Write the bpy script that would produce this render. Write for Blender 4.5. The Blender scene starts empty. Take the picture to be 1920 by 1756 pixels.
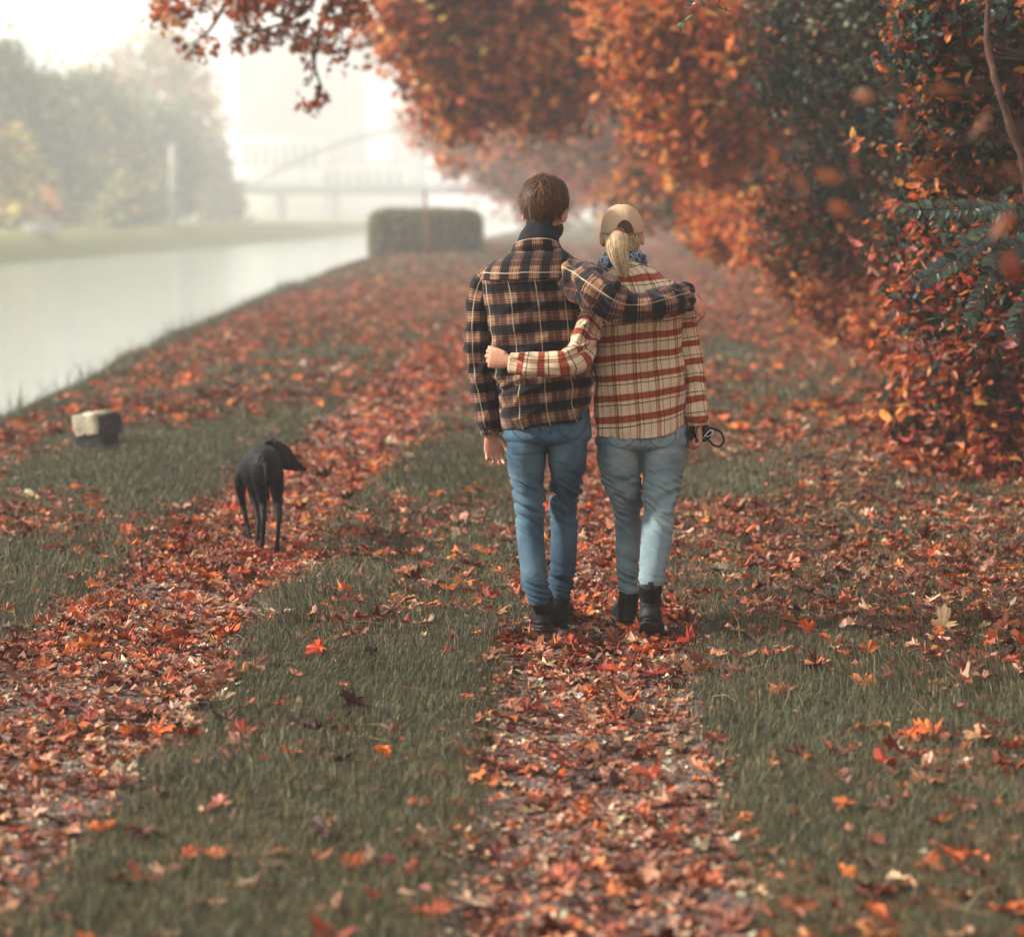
import bpy, math, random
import numpy as np
from mathutils import Vector, Matrix

SC = bpy.context.scene
COL = SC.collection
R = math.radians
rng = np.random.default_rng(7)
random.seed(7)

# ------------------------------------------------------------------ camera
F = 4000.0                      # focal length in pixels of the 1920 px wide photograph
CAMH = 1.65
YAW = math.atan(170 / F)
PIT = math.atan(478 / F)
cam_d = bpy.data.cameras.new('camera')
cam = bpy.data.objects.new('camera', cam_d)
COL.objects.link(cam)
cam.location = (0, 0, CAMH)
cam.rotation_euler = (R(90) - PIT, 0, YAW)
cam_d.sensor_width = 36
cam_d.lens = 36 * F / 1920
cam_d.clip_end = 3000
cam_d.clip_start = 0.1
cam_d.dof.use_dof = True
cam_d.dof.focus_distance = 8.5
cam_d.dof.aperture_fstop = 1.9
SC.camera = cam

_F = np.array([-math.sin(YAW) * math.cos(PIT), math.cos(YAW) * math.cos(PIT), -math.sin(PIT)])
_R = np.array([math.cos(YAW), math.sin(YAW), 0.0])
_U = np.array([-math.sin(YAW) * math.sin(PIT), math.cos(YAW) * math.sin(PIT), math.cos(PIT)])
def W(u, v, Y):
    d = _F + _R * ((u - 960) / F) + _U * ((878 - v) / F)
    return np.array([0, 0, CAMH]) + d * (Y / d[1])
def G(u, v, z=0.0):
    d = _F + _R * ((u - 960) / F) + _U * ((878 - v) / F)
    return np.array([0, 0, CAMH]) + d * ((z - CAMH) / d[2])
def S(Y): return Y / F           # metres per photograph pixel at depth Y

# ------------------------------------------------------------------ world, sun, exposure
SUN_DIR = np.array([-0.93, -0.03, 0.52]); SUN_DIR /= np.linalg.norm(SUN_DIR)
SUN_EL = math.asin(SUN_DIR[2]); SUN_AZ = math.atan2(SUN_DIR[0], SUN_DIR[1])
wd = bpy.data.worlds.new('World'); SC.world = wd; wd.use_nodes = True
nt = wd.node_tree; nt.nodes.clear()
out = nt.nodes.new('ShaderNodeOutputWorld'); bg = nt.nodes.new('ShaderNodeBackground')
sky = nt.nodes.new('ShaderNodeTexSky'); sky.sky_type = 'NISHITA'; sky.sun_disc = False
sky.sun_elevation = SUN_EL; sky.sun_rotation = SUN_AZ
sky.air_density = 1.0; sky.dust_density = 5.0; sky.ozone_density = 0.6
mx = nt.nodes.new('ShaderNodeMix'); mx.data_type = 'RGBA'; mx.inputs[0].default_value = 0.62
mx.inputs[7].default_value = (8.5, 8.2, 7.4, 1)      # the white of an autumn mist
nt.links.new(sky.outputs[0], mx.inputs[6]); nt.links.new(mx.outputs[2], bg.inputs[0])
bg.inputs[1].default_value = 0.064
nt.links.new(bg.outputs[0], out.inputs[0])
sl = bpy.data.lights.new('sun', 'SUN'); so = bpy.data.objects.new('sun', sl); COL.objects.link(so)
sl.energy = 5.0; sl.angle = R(7); sl.color = (1.0, 0.90, 0.76)
so.rotation_euler = Vector(SUN_DIR).to_track_quat('Z', 'Y').to_euler()
so.location = (-20, -5, 30)
SC.view_settings.view_transform = 'Standard'; SC.view_settings.look = 'None'
SC.view_settings.gamma = 1.0; SC.view_settings.use_curve_mapping = False
SC.view_settings.exposure = 1.15
cy = SC.cycles if hasattr(SC, 'cycles') else None
SC.render.engine = 'CYCLES'
cy = SC.cycles
cy.max_bounces = 6; cy.diffuse_bounces = 3; cy.glossy_bounces = 2; cy.transmission_bounces = 3
cy.volume_bounces = 3; cy.transparent_max_bounces = 8
cy.use_denoising = True
cy.caustics_reflective = False; cy.caustics_refractive = False
cy.sample_clamp_indirect = 6

# ------------------------------------------------------------------ helpers
def tag(o, label=None, cat=None, group=None, kind=None):
    if label: o['label'] = label
    if cat: o['category'] = cat
    if group: o['group'] = group
    if kind: o['kind'] = kind
    return o
def empty(name, loc, label=None, cat=None, group=None):
    o = bpy.data.objects.new(name, None); COL.objects.link(o); o.location = tuple(loc)
    o.empty_display_size = 0.2
    return tag(o, label, cat, group)
def s2l(c):
    c = np.asarray(c, float) / 255.0
    return np.where(c <= 0.04045, c / 12.92, ((c + 0.055) / 1.055) ** 2.4)
def hx(*cols):
    return np.array([s2l([int(c[i:i + 2], 16) for i in (0, 2, 4)]) for c in cols])

# vectorised value noise
_perm = np.random.default_rng(3).random(4096)
def _h(ix, iy, iz):
    return _perm[((ix * 73856093) ^ (iy * 19349663) ^ (iz * 83492791)) & 4095]
def vnoise(p):
    p = np.atleast_2d(np.asarray(p, float)); i = np.floor(p).astype(np.int64); f = p - i; f = f * f * (3 - 2 * f)
    r = 0
    for dx in (0, 1):
        wx = f[:, 0] if dx else 1 - f[:, 0]
        for dy in (0, 1):
            wy = f[:, 1] if dy else 1 - f[:, 1]
            for dz in (0, 1):
                wz = f[:, 2] if dz else 1 - f[:, 2]
                r = r + wx * wy * wz * _h(i[:, 0] + dx, i[:, 1] + dy, i[:, 2] + dz)
    return r * 2 - 1
def fbm(p, o=3):
    p = np.asarray(p, float); r = 0; a = 1; t = 0
    for k in range(o):
        r = r + a * vnoise(p * (2.03 ** k) + 17.3 * k); t += a; a *= 0.5
    return r / t
def sm(a, b, x):
    t = np.clip((np.asarray(x, float) - a) / (b - a), 0, 1); return t * t * (3 - 2 * t)

def mesh_np(name, V, faces, mat, parent=None, smooth=True, col=None, uv=None, mats=None, fmat=None, loc=None):
    """faces: (n,k) int array or list of such arrays; col per vertex (n,3); uv per vertex (n,2)"""
    me = bpy.data.meshes.new(name)
    V = np.ascontiguousarray(V, np.float32)
    if loc is not None: V = V - np.asarray(loc, np.float32)
    fl = faces if isinstance(faces, list) else [faces]
    fl = [np.asarray(f, np.int32) for f in fl if len(f)]
    loops = np.concatenate([f.ravel() for f in fl])
    sizes = np.concatenate([np.full(len(f), f.shape[1], np.int32) for f in fl])
    starts = np.concatenate([[0], np.cumsum(sizes)[:-1]]).astype(np.int32)
    me.vertices.add(len(V)); me.vertices.foreach_set('co', V.ravel())
    me.loops.add(len(loops)); me.loops.foreach_set('vertex_index', loops)
    me.polygons.add(len(sizes)); me.polygons.foreach_set('loop_start', starts)
    try: me.polygons.foreach_set('loop_total', sizes)
    except Exception: pass
    if col is not None:
        a = me.attributes.new('tint', 'FLOAT_COLOR', 'POINT')
        c = np.ones((len(V), 4), np.float32); c[:, :3] = col
        a.data.foreach_set('color', c.ravel())
    if uv is not None:
        a = me.attributes.new('cloth', 'FLOAT_VECTOR', 'POINT')
        c = np.zeros((len(V), 3), np.float32); c[:, :uv.shape[1]] = uv
        a.data.foreach_set('vector', c.ravel())
    me.update(calc_edges=True)
    me.polygons.foreach_set('use_smooth', np.full(len(sizes), smooth))
    for m in (mats or [mat]): me.materials.append(m)
    if fmat is not None: me.polygons.foreach_set('material_index', np.asarray(fmat, np.int32))
    o = bpy.data.objects.new(name, me); COL.objects.link(o)
    if parent is not None: o.parent = parent
    if loc is not None and parent is None: o.location = tuple(loc)
    return o

class MB:                      # collects pieces into one mesh
    def __init__(s): s.V = []; s.F = {}; s.C = []; s.UV = []; s.n = 0
    def add(s, V, F_, col=None, uv=None):
        V = np.asarray(V, float); F_ = np.asarray(F_, int)
        s.V.append(V); s.F.setdefault(F_.shape[1], []).append(F_ + s.n); s.n += len(V)
        s.C.append(np.tile(np.asarray(col, float), (len(V), 1)) if col is not None and np.ndim(col) == 1 else (col if col is not None else np.ones((len(V), 3))))
        s.UV.append(uv if uv is not None else np.zeros((len(V), 3)))
        return s
    def build(s, name, mat, parent=None, **k):
        V = np.concatenate(s.V); F_ = [np.concatenate(f) for f in s.F.values()]
        if parent is not None and parent.type == 'EMPTY':
            V = V - np.array(parent.location)
        elif parent is not None:
            q = parent; off = np.zeros(3)
            while q is not None: off += np.array(q.location); q = q.parent
            V = V - off
        return mesh_np(name, V, F_, mat, parent, col=np.concatenate(s.C), uv=np.concatenate(s.UV), **k)

def box(c, h, rot=0.0, bev=0.0):
    """box with chamfered vertical and horizontal edges"""
    c = np.asarray(c, float); h = np.asarray(h, float)
    b = min(bev, min(h) * 0.49)
    vs = []
    for sx in (-1, 1):
        for sy in (-1, 1):
            for sz in (-1, 1):
                for k in range(3):
                    o = h.copy() - b; o[k] = h[k]
                    vs.append(o * (sx, sy, sz))
    V = np.array(vs)
    import bmesh
    bm = bmesh.new()
    if b <= 1e-6:
        V = np.array([h * (sx, sy, sz) for sx in (-1, 1) for sy in (-1, 1) for sz in (-1, 1)])
        Fq = np.array([[0, 1, 3, 2], [4, 6, 7, 5], [0, 4, 5, 1], [2, 3, 7, 6], [0, 2, 6, 4], [1, 5, 7, 3]])
        bm.free()
    else:
        for v in V: bm.verts.new(v)
        r = bmesh.ops.convex_hull(bm, input=bm.verts[:])
        bmesh.ops.triangulate(bm, faces=bm.faces[:])
        bm.verts.index_update()
        V = np.array([v.co[:] for v in bm.verts]); Fq = np.array([[v.index for v in f.verts] for f in bm.faces])
        bm.free()
    if rot:
        cr, sr = math.cos(rot), math.sin(rot)
        V = V @ np.array([[cr, sr, 0], [-sr, cr, 0], [0, 0, 1]])
    return V + c, Fq

def catmull(K, m):
    """K (n,d) keys -> smooth resample with m segments per span"""
    K = np.asarray(K, float); n = len(K)
    P = np.vstack([2 * K[0] - K[1], K, 2 * K[-1] - K[-2]])
    o = []
    for i in range(n - 1):
        p0, p1, p2, p3 = P[i:i + 4]
        for t in np.linspace(0, 1, m, endpoint=False):
            o.append(0.5 * ((2 * p1) + (-p0 + p2) * t + (2 * p0 - 5 * p1 + 4 * p2 - p3) * t * t + (-p0 + 3 * p1 - 3 * p2 + p3) * t ** 3))
    o.append(K[-1]); return np.array(o)

def ring_grid(nr, ns, close=True):
    i = np.arange(nr - 1)[:, None]; j = np.arange(ns)[None, :]
    a = i * ns + j; b = i * ns + (j + 1) % ns
    return np.stack([a, b, b + ns, a + ns], -1).reshape(-1, 4)

def tube(P, r, ns=10, cap=True, ry=None, up=None, uvo=(0, 0)):
    """tube through points P with radii r (and ry); returns V, quads(+caps as quads degenerate), uv"""
    P = np.asarray(P, float); n = len(P); r = np.broadcast_to(np.asarray(r, float), (n,)); ry = r if ry is None else np.broadcast_to(np.asarray(ry, float), (n,))
    T = np.gradient(P, axis=0); T /= np.linalg.norm(T, axis=1)[:, None] + 1e-12
    a = np.array(up if up is not None else (0, 1, 0), float)
    N = np.zeros_like(P)
    prev = a - T[0] * (a @ T[0])
    if np.linalg.norm(prev) < 1e-3: prev = np.cross(T[0], (1, 0, 0.1))
    prev /= np.linalg.norm(prev)
    for i in range(n):
        prev = prev - T[i] * (prev @ T[i]); prev /= np.linalg.norm(prev) + 1e-12; N[i] = prev
    B = np.cross(T, N)
    th = np.linspace(0, 2 * math.pi, ns, endpoint=False)
    V = P[:, None] + N[:, None] * (ry[:, None] * np.cos(th))[:, :, None] + B[:, None] * (r[:, None] * np.sin(th))[:, :, None]
    L = np.concatenate([[0], np.cumsum(np.linalg.norm(np.diff(P, axis=0), axis=1))])
    rm = float(np.mean(r))
    uv = np.stack([np.broadcast_to((th * rm)[None], (n, ns)) + uvo[0], np.broadcast_to(L[:, None], (n, ns)) + uvo[1], np.zeros((n, ns))], -1)
    V = V.reshape(-1, 3); uv = uv.reshape(-1, 3); Fq = ring_grid(n, ns)
    if cap:
        c0 = len(V); V = np.vstack([V, P[0], P[-1]]); uv = np.vstack([uv, uv[0], uv[-1]])
        j = np.arange(ns); k = (j + 1) % ns
        e = (n - 1) * ns
        Fq = np.vstack([Fq, np.stack([k[::2], j[::2], np.full(len(j[::2]), c0), (k[::2] + 1) % ns], -1),
                        np.stack([j[::2] + e, k[::2] + e, (k[::2] + 1) % ns + e, np.full(len(j[::2]), c0 + 1)], -1)]) if ns % 2 == 0 else Fq
    return V, Fq, uv

def ellipsoid(c, r, nu=16, nv=10, rot=None):
    ph = np.linspace(0.02, math.pi - 0.02, nv); th = np.linspace(0, 2 * math.pi, nu, endpoint=False)
    V = np.stack([np.sin(ph)[:, None] * np.cos(th), np.sin(ph)[:, None] * np.sin(th), np.cos(ph)[:, None] + 0 * th], -1).reshape(-1, 3)
    V = V * r
    if rot is not None: V = V @ np.asarray(rot).T
    V = V + c; n = len(V)
    Fq = ring_grid(nv, nu)[:, ::-1]
    V = np.vstack([V, V[:nu].mean(0), V[-nu:].mean(0)])
    j = np.arange(0, nu, 2); e = (nv - 1) * nu
    Fq = np.vstack([Fq, np.stack([j, (j + 1) % nu, (j + 2) % nu, np.full(len(j), n)], -1),
                    np.stack([(j + 2) % nu + e, (j + 1) % nu + e, j + e, np.full(len(j), n + 1)], -1)])
    return V, Fq

def fuse(name, pieces, voxel, mat, parent=None, smooth_it=3, deform=None, attr=None, loc=None):
    """union of closed pieces as one continuous surface"""
    mb = MB()
    for p in pieces: mb.add(p[0], p[1])
    V = np.concatenate(mb.V); F_ = [np.concatenate(f) for f in mb.F.values()]
    t = mesh_np('tmp', V, F_, mat)
    m = t.modifiers.new('r', 'REMESH'); m.mode = 'VOXEL'; m.voxel_size = voxel; m.adaptivity = 0
    if smooth_it:
        s_ = t.modifiers.new('s', 'SMOOTH'); s_.factor = 0.5; s_.iterations = smooth_it
    dg = bpy.context.evaluated_depsgraph_get(); dg.update()
    me = bpy.data.meshes.new_from_object(t.evaluated_get(dg))
    bpy.data.objects.remove(t, do_unlink=True)
    n = len(me.vertices); co = np.empty(n * 3, np.float32); me.vertices.foreach_get('co', co); co = co.reshape(-1, 3).astype(float)
    nr = np.empty(n * 3, np.float32); me.vertices.foreach_get('normal', nr); nr = nr.reshape(-1, 3)
    if deform: co = deform(co, nr)
    if attr is not None:
        a = me.attributes.new('cloth', 'FLOAT_VECTOR', 'POINT'); a.data.foreach_set('vector', attr(co, nr).astype(np.float32).ravel())
    off = np.zeros(3)
    q = parent
    while q is not None: off += np.array(q.location); q = q.parent
    if loc is not None: off = np.asarray(loc, float)
    me.vertices.foreach_set('co', (co - off).astype(np.float32).ravel())
    me.polygons.foreach_set('use_smooth', np.full(len(me.polygons), True))
    me.materials.clear(); me.materials.append(mat); me.update(); me.name = name
    o = bpy.data.objects.new(name, me); COL.objects.link(o)
    if parent is not None: o.parent = parent
    if loc is not None: o.location = tuple(loc)
    return o

# ------------------------------------------------------------------ materials
def newmat(name):
    m = bpy.data.materials.new(name); m.use_nodes = True
    return m, m.node_tree, m.node_tree.nodes['Principled BSDF'], m.node_tree.nodes['Material Output']
def N(nt, t, **k):
    n = nt.nodes.new(t)
    for a, b in k.items(): setattr(n, a, b)
    return n
def noise_bump(nt, bsdf, scale, strength, dist=0.01, coord='Object', detail=4):
    tc = N(nt, 'ShaderNodeTexCoord'); no = N(nt, 'ShaderNodeTexNoise'); bp = N(nt, 'ShaderNodeBump')
    no.inputs['Scale'].default_value = scale; no.inputs['Detail'].default_value = detail
    bp.inputs['Strength'].default_value = strength; bp.inputs['Distance'].default_value = dist
    nt.links.new(tc.outputs[coord], no.inputs['Vector']); nt.links.new(no.outputs[0], bp.inputs['Height'])
    nt.links.new(bp.outputs[0], bsdf.inputs['Normal']); return no, tc, bp
def varied(name, c1, c2, scale=8, rough=0.8, bump=0.3, bscale=60, dist=0.01, spec=0.3):
    m, nt, b, o = newmat(name)
    b.inputs['Roughness'].default_value = rough; b.inputs['Specular IOR Level'].default_value = spec
    tc = N(nt, 'ShaderNodeTexCoord'); no = N(nt, 'ShaderNodeTexNoise'); no.inputs['Scale'].default_value = scale; no.inputs['Detail'].default_value = 6
    cr = N(nt, 'ShaderNodeValToRGB'); cr.color_ramp.elements[0].position = 0.32; cr.color_ramp.elements[1].position = 0.68
    cr.color_ramp.elements[0].color = (*c1, 1); cr.color_ramp.elements[1].color = (*c2, 1)
    nt.links.new(tc.outputs['Object'], no.inputs['Vector']); nt.links.new(no.outputs[0], cr.inputs[0]); nt.links.new(cr.outputs[0], b.inputs['Base Color'])
    if bump: noise_bump(nt, b, bscale, bump, dist)
    return m
def leafmat(name, transl=0.35, rough=0.55, spec=0.3, vein=0.0):
    m, nt, b, o = newmat(name)
    at = N(nt, 'ShaderNodeAttribute', attribute_name='tint')
    tc = N(nt, 'ShaderNodeTexCoord'); no = N(nt, 'ShaderNodeTexNoise'); no.inputs['Scale'].default_value = 45; no.inputs['Detail'].default_value = 3
    mp = N(nt, 'ShaderNodeMapRange'); mp.inputs[3].default_value = 0.6; mp.inputs[4].default_value = 1.4
    mm = N(nt, 'ShaderNodeMix', data_type='RGBA', blend_type='MULTIPLY'); mm.inputs[0].default_value = 1
    nt.links.new(tc.outputs['Object'], no.inputs['Vector']); nt.links.new(no.outputs[0], mp.inputs[0])
    nt.links.new(at.outputs['Color'], mm.inputs[6]); nt.links.new(mp.outputs[0], mm.inputs[7])
    nt.links.new(mm.outputs[2], b.inputs['Base Color'])
    b.inputs['Roughness'].default_value = rough; b.inputs['Specular IOR Level'].default_value = spec
    tr = N(nt, 'ShaderNodeBsdfTranslucent'); mi = N(nt, 'ShaderNodeMixShader'); mi.inputs[0].default_value = transl
    nt.links.new(mm.outputs[2], tr.inputs[0]); nt.links.new(b.outputs[0], mi.inputs[1]); nt.links.new(tr.outputs[0], mi.inputs[2])
    nt.links.new(mi.outputs[0], o.inputs[0])
    return m
M = {}
M['litter'] = leafmat('litter_leaf', 0.15, 0.6, 0.35)
M['leaf'] = leafmat('tree_leaf', 0.5, 0.5, 0.35)
M['green_leaf'] = leafmat('green_leaf', 0.2, 0.38, 0.5)
M['grass'] = leafmat('grass_blade', 0.2, 0.6, 0.25)
M['bark'] = varied('bark', (0.035, 0.024, 0.018), (0.11, 0.075, 0.055), 14, 0.9, 0.8, 40, 0.02)
M['bark_red'] = varied('bark_reddish', (0.035, 0.018, 0.013), (0.10, 0.05, 0.035), 14, 0.85, 0.7, 40, 0.01)
M['skin'] = varied('skin', (0.45, 0.20, 0.13), (0.56, 0.29, 0.20), 20, 0.5, 0.15, 250, 0.002, 0.4)
M['skin'].node_tree.nodes['Principled BSDF'].inputs['Subsurface Weight'].default_value = 0.15
M['skin'].node_tree.nodes['Principled BSDF'].inputs['Subsurface Radius'].default_value = (0.01, 0.004, 0.002)
M['eye'] = varied('eye_white', (0.6, 0.58, 0.55), (0.65, 0.63, 0.6), 3, 0.2, 0)
M['hair'] = leafmat('hair_strand', 0.12, 0.5, 0.3)
M['black_cloth'] = varied('black_knit', (0.006, 0.007, 0.012), (0.014, 0.016, 0.026), 30, 0.85, 0.5, 200, 0.004, 0.2)
M['boot'] = varied('black_boot_leather', (0.004, 0.004, 0.006), (0.014, 0.012, 0.014), 16, 0.6, 0.4, 90, 0.004, 0.25)
M['sole'] = varied('black_rubber', (0.008, 0.008, 0.009), (0.016, 0.016, 0.018), 16, 0.7, 0.4, 90, 0.003, 0.3)
M['dog'] = varied('short_black_coat', (0.0015, 0.0015, 0.003), (0.006, 0.005, 0.0065), 9, 0.6, 0.5, 220, 0.004, 0.16)
M['strap'] = varied('black_webbing', (0.008, 0.008, 0.01), (0.02, 0.02, 0.022), 60, 0.6, 0.5, 300, 0.002)
M['metal'] = varied('bright_metal', (0.5, 0.5, 0.5), (0.7, 0.7, 0.7), 30, 0.25, 0)
M['metal'].node_tree.nodes['Principled BSDF'].inputs['Metallic'].default_value = 1

def plaid(name, hstops, vstops, ph, pv, w=0.5, lines=(), bumpd=0.002, blend='MIX'):
    """woven check: cloth attribute = (across, along) in metres. lines: (axis, period, pos, width, colour)"""
    m, nt, b, o = newmat(name)
    at = N(nt, 'ShaderNodeAttribute', attribute_name='cloth')
    # small wobble so that the stripes run like woven cloth
    no = N(nt, 'ShaderNodeTexNoise'); no.inputs['Scale'].default_value = 9; no.inputs['Detail'].default_value = 2
    nt.links.new(at.outputs['Vector'], no.inputs['Vector'])
    sb = N(nt, 'ShaderNodeVectorMath', operation='SUBTRACT'); sb.inputs[1].default_value = (0.5, 0.5, 0.5)
    nt.links.new(no.outputs['Color'], sb.inputs[0])
    sc_ = N(nt, 'ShaderNodeVectorMath', operation='SCALE'); sc_.inputs['Scale'].default_value = 0.012
    nt.links.new(sb.outputs[0], sc_.inputs[0])
    ad = N(nt, 'ShaderNodeVectorMath', operation='ADD'); nt.links.new(at.outputs['Vector'], ad.inputs[0]); nt.links.new(sc_.outputs[0], ad.inputs[1])
    sp = N(nt, 'ShaderNodeSeparateXYZ'); nt.links.new(ad.outputs[0], sp.inputs[0])
    def frac(i, per):
        d = N(nt, 'ShaderNodeMath', operation='DIVIDE'); d.inputs[1].default_value = per; nt.links.new(sp.outputs[i], d.inputs[0])
        f = N(nt, 'ShaderNodeMath', operation='FRACT'); 
        a = N(nt, 'ShaderNodeMath', operation='ADD'); a.inputs[1].default_value = 50.0; nt.links.new(d.outputs[0], a.inputs[0])
        nt.links.new(a.outputs[0], f.inputs[0]); return f
    def ramp(f, stops):
        cr = N(nt, 'ShaderNodeValToRGB'); cr.color_ramp.interpolation = 'LINEAR'
        el = cr.color_ramp.elements
        s = []
        e = 0.012
        for i, (p, c) in enumerate(stops):
            if i: s.append((p, stops[i - 1][1]))
            s.append((p + (e if i else 0), c))
        s = s[:32]
        while len(el) < len(s): el.new(0.5)
        for k, (p, c) in enumerate(s): el[k].position = min(p, 1); 
        for k, (p, c) in enumerate(s): el[k].color = (*c, 1)
        nt.links.new(f.outputs[0], cr.inputs[0]); return cr
    fh = frac(1, ph); fv = frac(0, pv)
    rh = ramp(fh, hstops); rv = ramp(fv, vstops)
    mi = N(nt, 'ShaderNodeMix', data_type='RGBA', blend_type=blend); mi.inputs[0].default_value = w
    nt.links.new(rh.outputs[0], mi.inputs[6]); nt.links.new(rv.outputs[0], mi.inputs[7])
    cur = mi.outputs[2]
    for ax, per, pos, wid, colr, amt in lines:
        f = frac(ax, per)
        s1 = N(nt, 'ShaderNodeMath', operation='SUBTRACT'); s1.inputs[1].default_value = pos; nt.links.new(f.outputs[0], s1.inputs[0])
        a1 = N(nt, 'ShaderNodeMath', operation='ABSOLUTE'); nt.links.new(s1.outputs[0], a1.inputs[0])
        l1 = N(nt, 'ShaderNodeMapRange'); l1.inputs[1].default_value = wid * 0.6; l1.inputs[2].default_value = wid * 1.1; l1.inputs[3].default_value = amt; l1.inputs[4].default_value = 0
        nt.links.new(a1.outputs[0], l1.inputs[0])
        q = N(nt, 'ShaderNodeMix', data_type='RGBA'); q.inputs[7].default_value = (*colr, 1)
        nt.links.new(l1.outputs[0], q.inputs[0]); nt.links.new(cur, q.inputs[6]); cur = q.outputs[2]
    # brushed flannel grain
    n2 = N(nt, 'ShaderNodeTexNoise'); n2.inputs['Scale'].default_value = 260; n2.inputs['Detail'].default_value = 3
    nt.links.new(at.outputs['Vector'], n2.inputs['Vector'])
    mr = N(nt, 'ShaderNodeMapRange'); mr.inputs[3].default_value = 0.72; mr.inputs[4].default_value = 1.28; nt.links.new(n2.outputs[0], mr.inputs[0])
    mm = N(nt, 'ShaderNodeMix', data_type='RGBA', blend_type='MULTIPLY'); mm.inputs[0].default_value = 1
    nt.links.new(cur, mm.inputs[6]); nt.links.new(mr.outputs[0], mm.inputs[7]); nt.links.new(mm.outputs[2], b.inputs['Base Color'])
    b.inputs['Roughness'].default_value = 0.95; b.inputs['Specular IOR Level'].default_value = 0.15
    b.inputs['Sheen Weight'].default_value = 0.12
    bp = N(nt, 'ShaderNodeBump'); bp.inputs['Strength'].default_value = 0.5; bp.inputs['Distance'].default_value = bumpd
    nt.links.new(n2.outputs[0], bp.inputs['Height']); nt.links.new(bp.outputs[0], b.inputs['Normal'])
    return m
navy = (0.012, 0.010, 0.015); tan = (0.27, 0.145, 0.09); tand = (0.25, 0.125, 0.08); rustl = (0.36, 0.19, 0.115); maroon = (0.06, 0.014, 0.014)
brown = (0.12, 0.055, 0.038)
M['plaid_dark'] = plaid('brown_navy_plaid',
    [(0, navy), (0.40, rustl), (0.43, navy), (0.47, tan), (0.55, navy), (0.575, tan), (0.78, navy), (0.805, tan), (0.88, navy), (0.93, brown), (0.96, navy)],
    [(0, (1, 1, 1)), (0.14, (.5, .36, .36)), (0.165, (1, 1, 1)), (0.32, (.5, .36, .36)), (0.345, (1, 1, 1)), (0.48, (.22, .20, .30)), (0.68, (.75, .6, .6)), (0.73, (.22, .20, .30))],
    0.079, 0.105, 0.88, lines=[(0, 0.105, 0.245, 0.018, (0.50, 0.42, 0.30), 0.75)], blend='MULTIPLY')
cream = (0.62, 0.49, 0.335); rust = (0.31, 0.065, 0.028); blackish = (0.014, 0.014, 0.022); pinkb = (0.42, 0.24, 0.19)
M['plaid_light'] = plaid('cream_rust_plaid',
    [(0, cream), (0.22, blackish), (0.262, cream), (0.40, (0.46, 0.2, 0.12)), (0.44, (0.22, 0.04, 0.022)), (0.49, rust), (0.66, (0.22, 0.04, 0.022)), (0.72, (0.50, 0.25, 0.15)), (0.77, cream)],
    [(0, (1, 1, 1)), (0.10, (0.52, 0.31, 0.26)), (0.17, (1, 0.95, 0.9)), (0.20, (0.52, 0.31, 0.26)), (0.30, (1, 1, 1)), (0.44, (0.07, 0.06, 0.07)), (0.468, (1, 1, 1)), (0.70, (0.72, 0.56, 0.5)), (0.72, (1, 1, 1)), (0.80, (0.12, 0.1, 0.12)), (0.824, (1, 1, 1))],
    0.0755, 0.082, 0.95, blend='MULTIPLY')

def denim(name, c1, c2, c3):
    m, nt, b, o = newmat(name)
    tc = N(nt, 'ShaderNodeTexCoord'); no = N(nt, 'ShaderNodeTexNoise'); no.inputs['Scale'].default_value = 7; no.inputs['Detail'].default_value = 5
    cr = N(nt, 'ShaderNodeValToRGB'); cr.color_ramp.elements[0].position = 0.28; cr.color_ramp.elements[0].color = (*c1, 1)
    cr.color_ramp.elements[1].position = 0.74; cr.color_ramp.elements[1].color = (*c3, 1)
    e = cr.color_ramp.elements.new(0.5); e.color = (*c2, 1)
    nt.links.new(tc.outputs['Object'], no.inputs['Vector'])
    at = N(nt, 'ShaderNodeAttribute', attribute_name='cloth'); sp = N(nt, 'ShaderNodeSeparateXYZ'); nt.links.new(at.outputs['Vector'], sp.inputs[0])
    ad = N(nt, 'ShaderNodeMath', operation='ADD'); nt.links.new(no.outputs[0], ad.inputs[0]); nt.links.new(sp.outputs[0], ad.inputs[1]); nt.links.new(ad.outputs[0], cr.inputs[0])
    n2 = N(nt, 'ShaderNodeTexNoise'); n2.inputs['Scale'].default_value = 350; n2.inputs['Detail'].default_value = 2; nt.links.new(tc.outputs['Object'], n2.inputs['Vector'])
    mr = N(nt, 'ShaderNodeMapRange'); mr.inputs[3].default_value = 0.75; mr.inputs[4].default_value = 1.25; nt.links.new(n2.outputs[0], mr.inputs[0])
    mm = N(nt, 'ShaderNodeMix', data_type='RGBA', blend_type='MULTIPLY'); mm.inputs[0].default_value = 1
    nt.links.new(cr.outputs[0], mm.inputs[6]); nt.links.new(mr.outputs[0], mm.inputs[7]); nt.links.new(mm.outputs[2], b.inputs['Base Color'])
    b.inputs['Roughness'].default_value = 0.9; b.inputs['Specular IOR Level'].default_value = 0.15
    bp = N(nt, 'ShaderNodeBump'); bp.inputs['Strength'].default_value = 0.4; bp.inputs['Distance'].default_value = 0.001
    nt.links.new(n2.outputs[0], bp.inputs['Height']); nt.links.new(bp.outputs[0], b.inputs['Normal'])
    return m
M['denim_blue'] = denim('washed_blue_denim', (0.016, 0.038, 0.068), (0.038, 0.080, 0.128), (0.085, 0.150, 0.200))
M['denim_light'] = denim('light_grey_blue_denim', (0.10, 0.155, 0.19), (0.15, 0.215, 0.25), (0.22, 0.29, 0.315))

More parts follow.
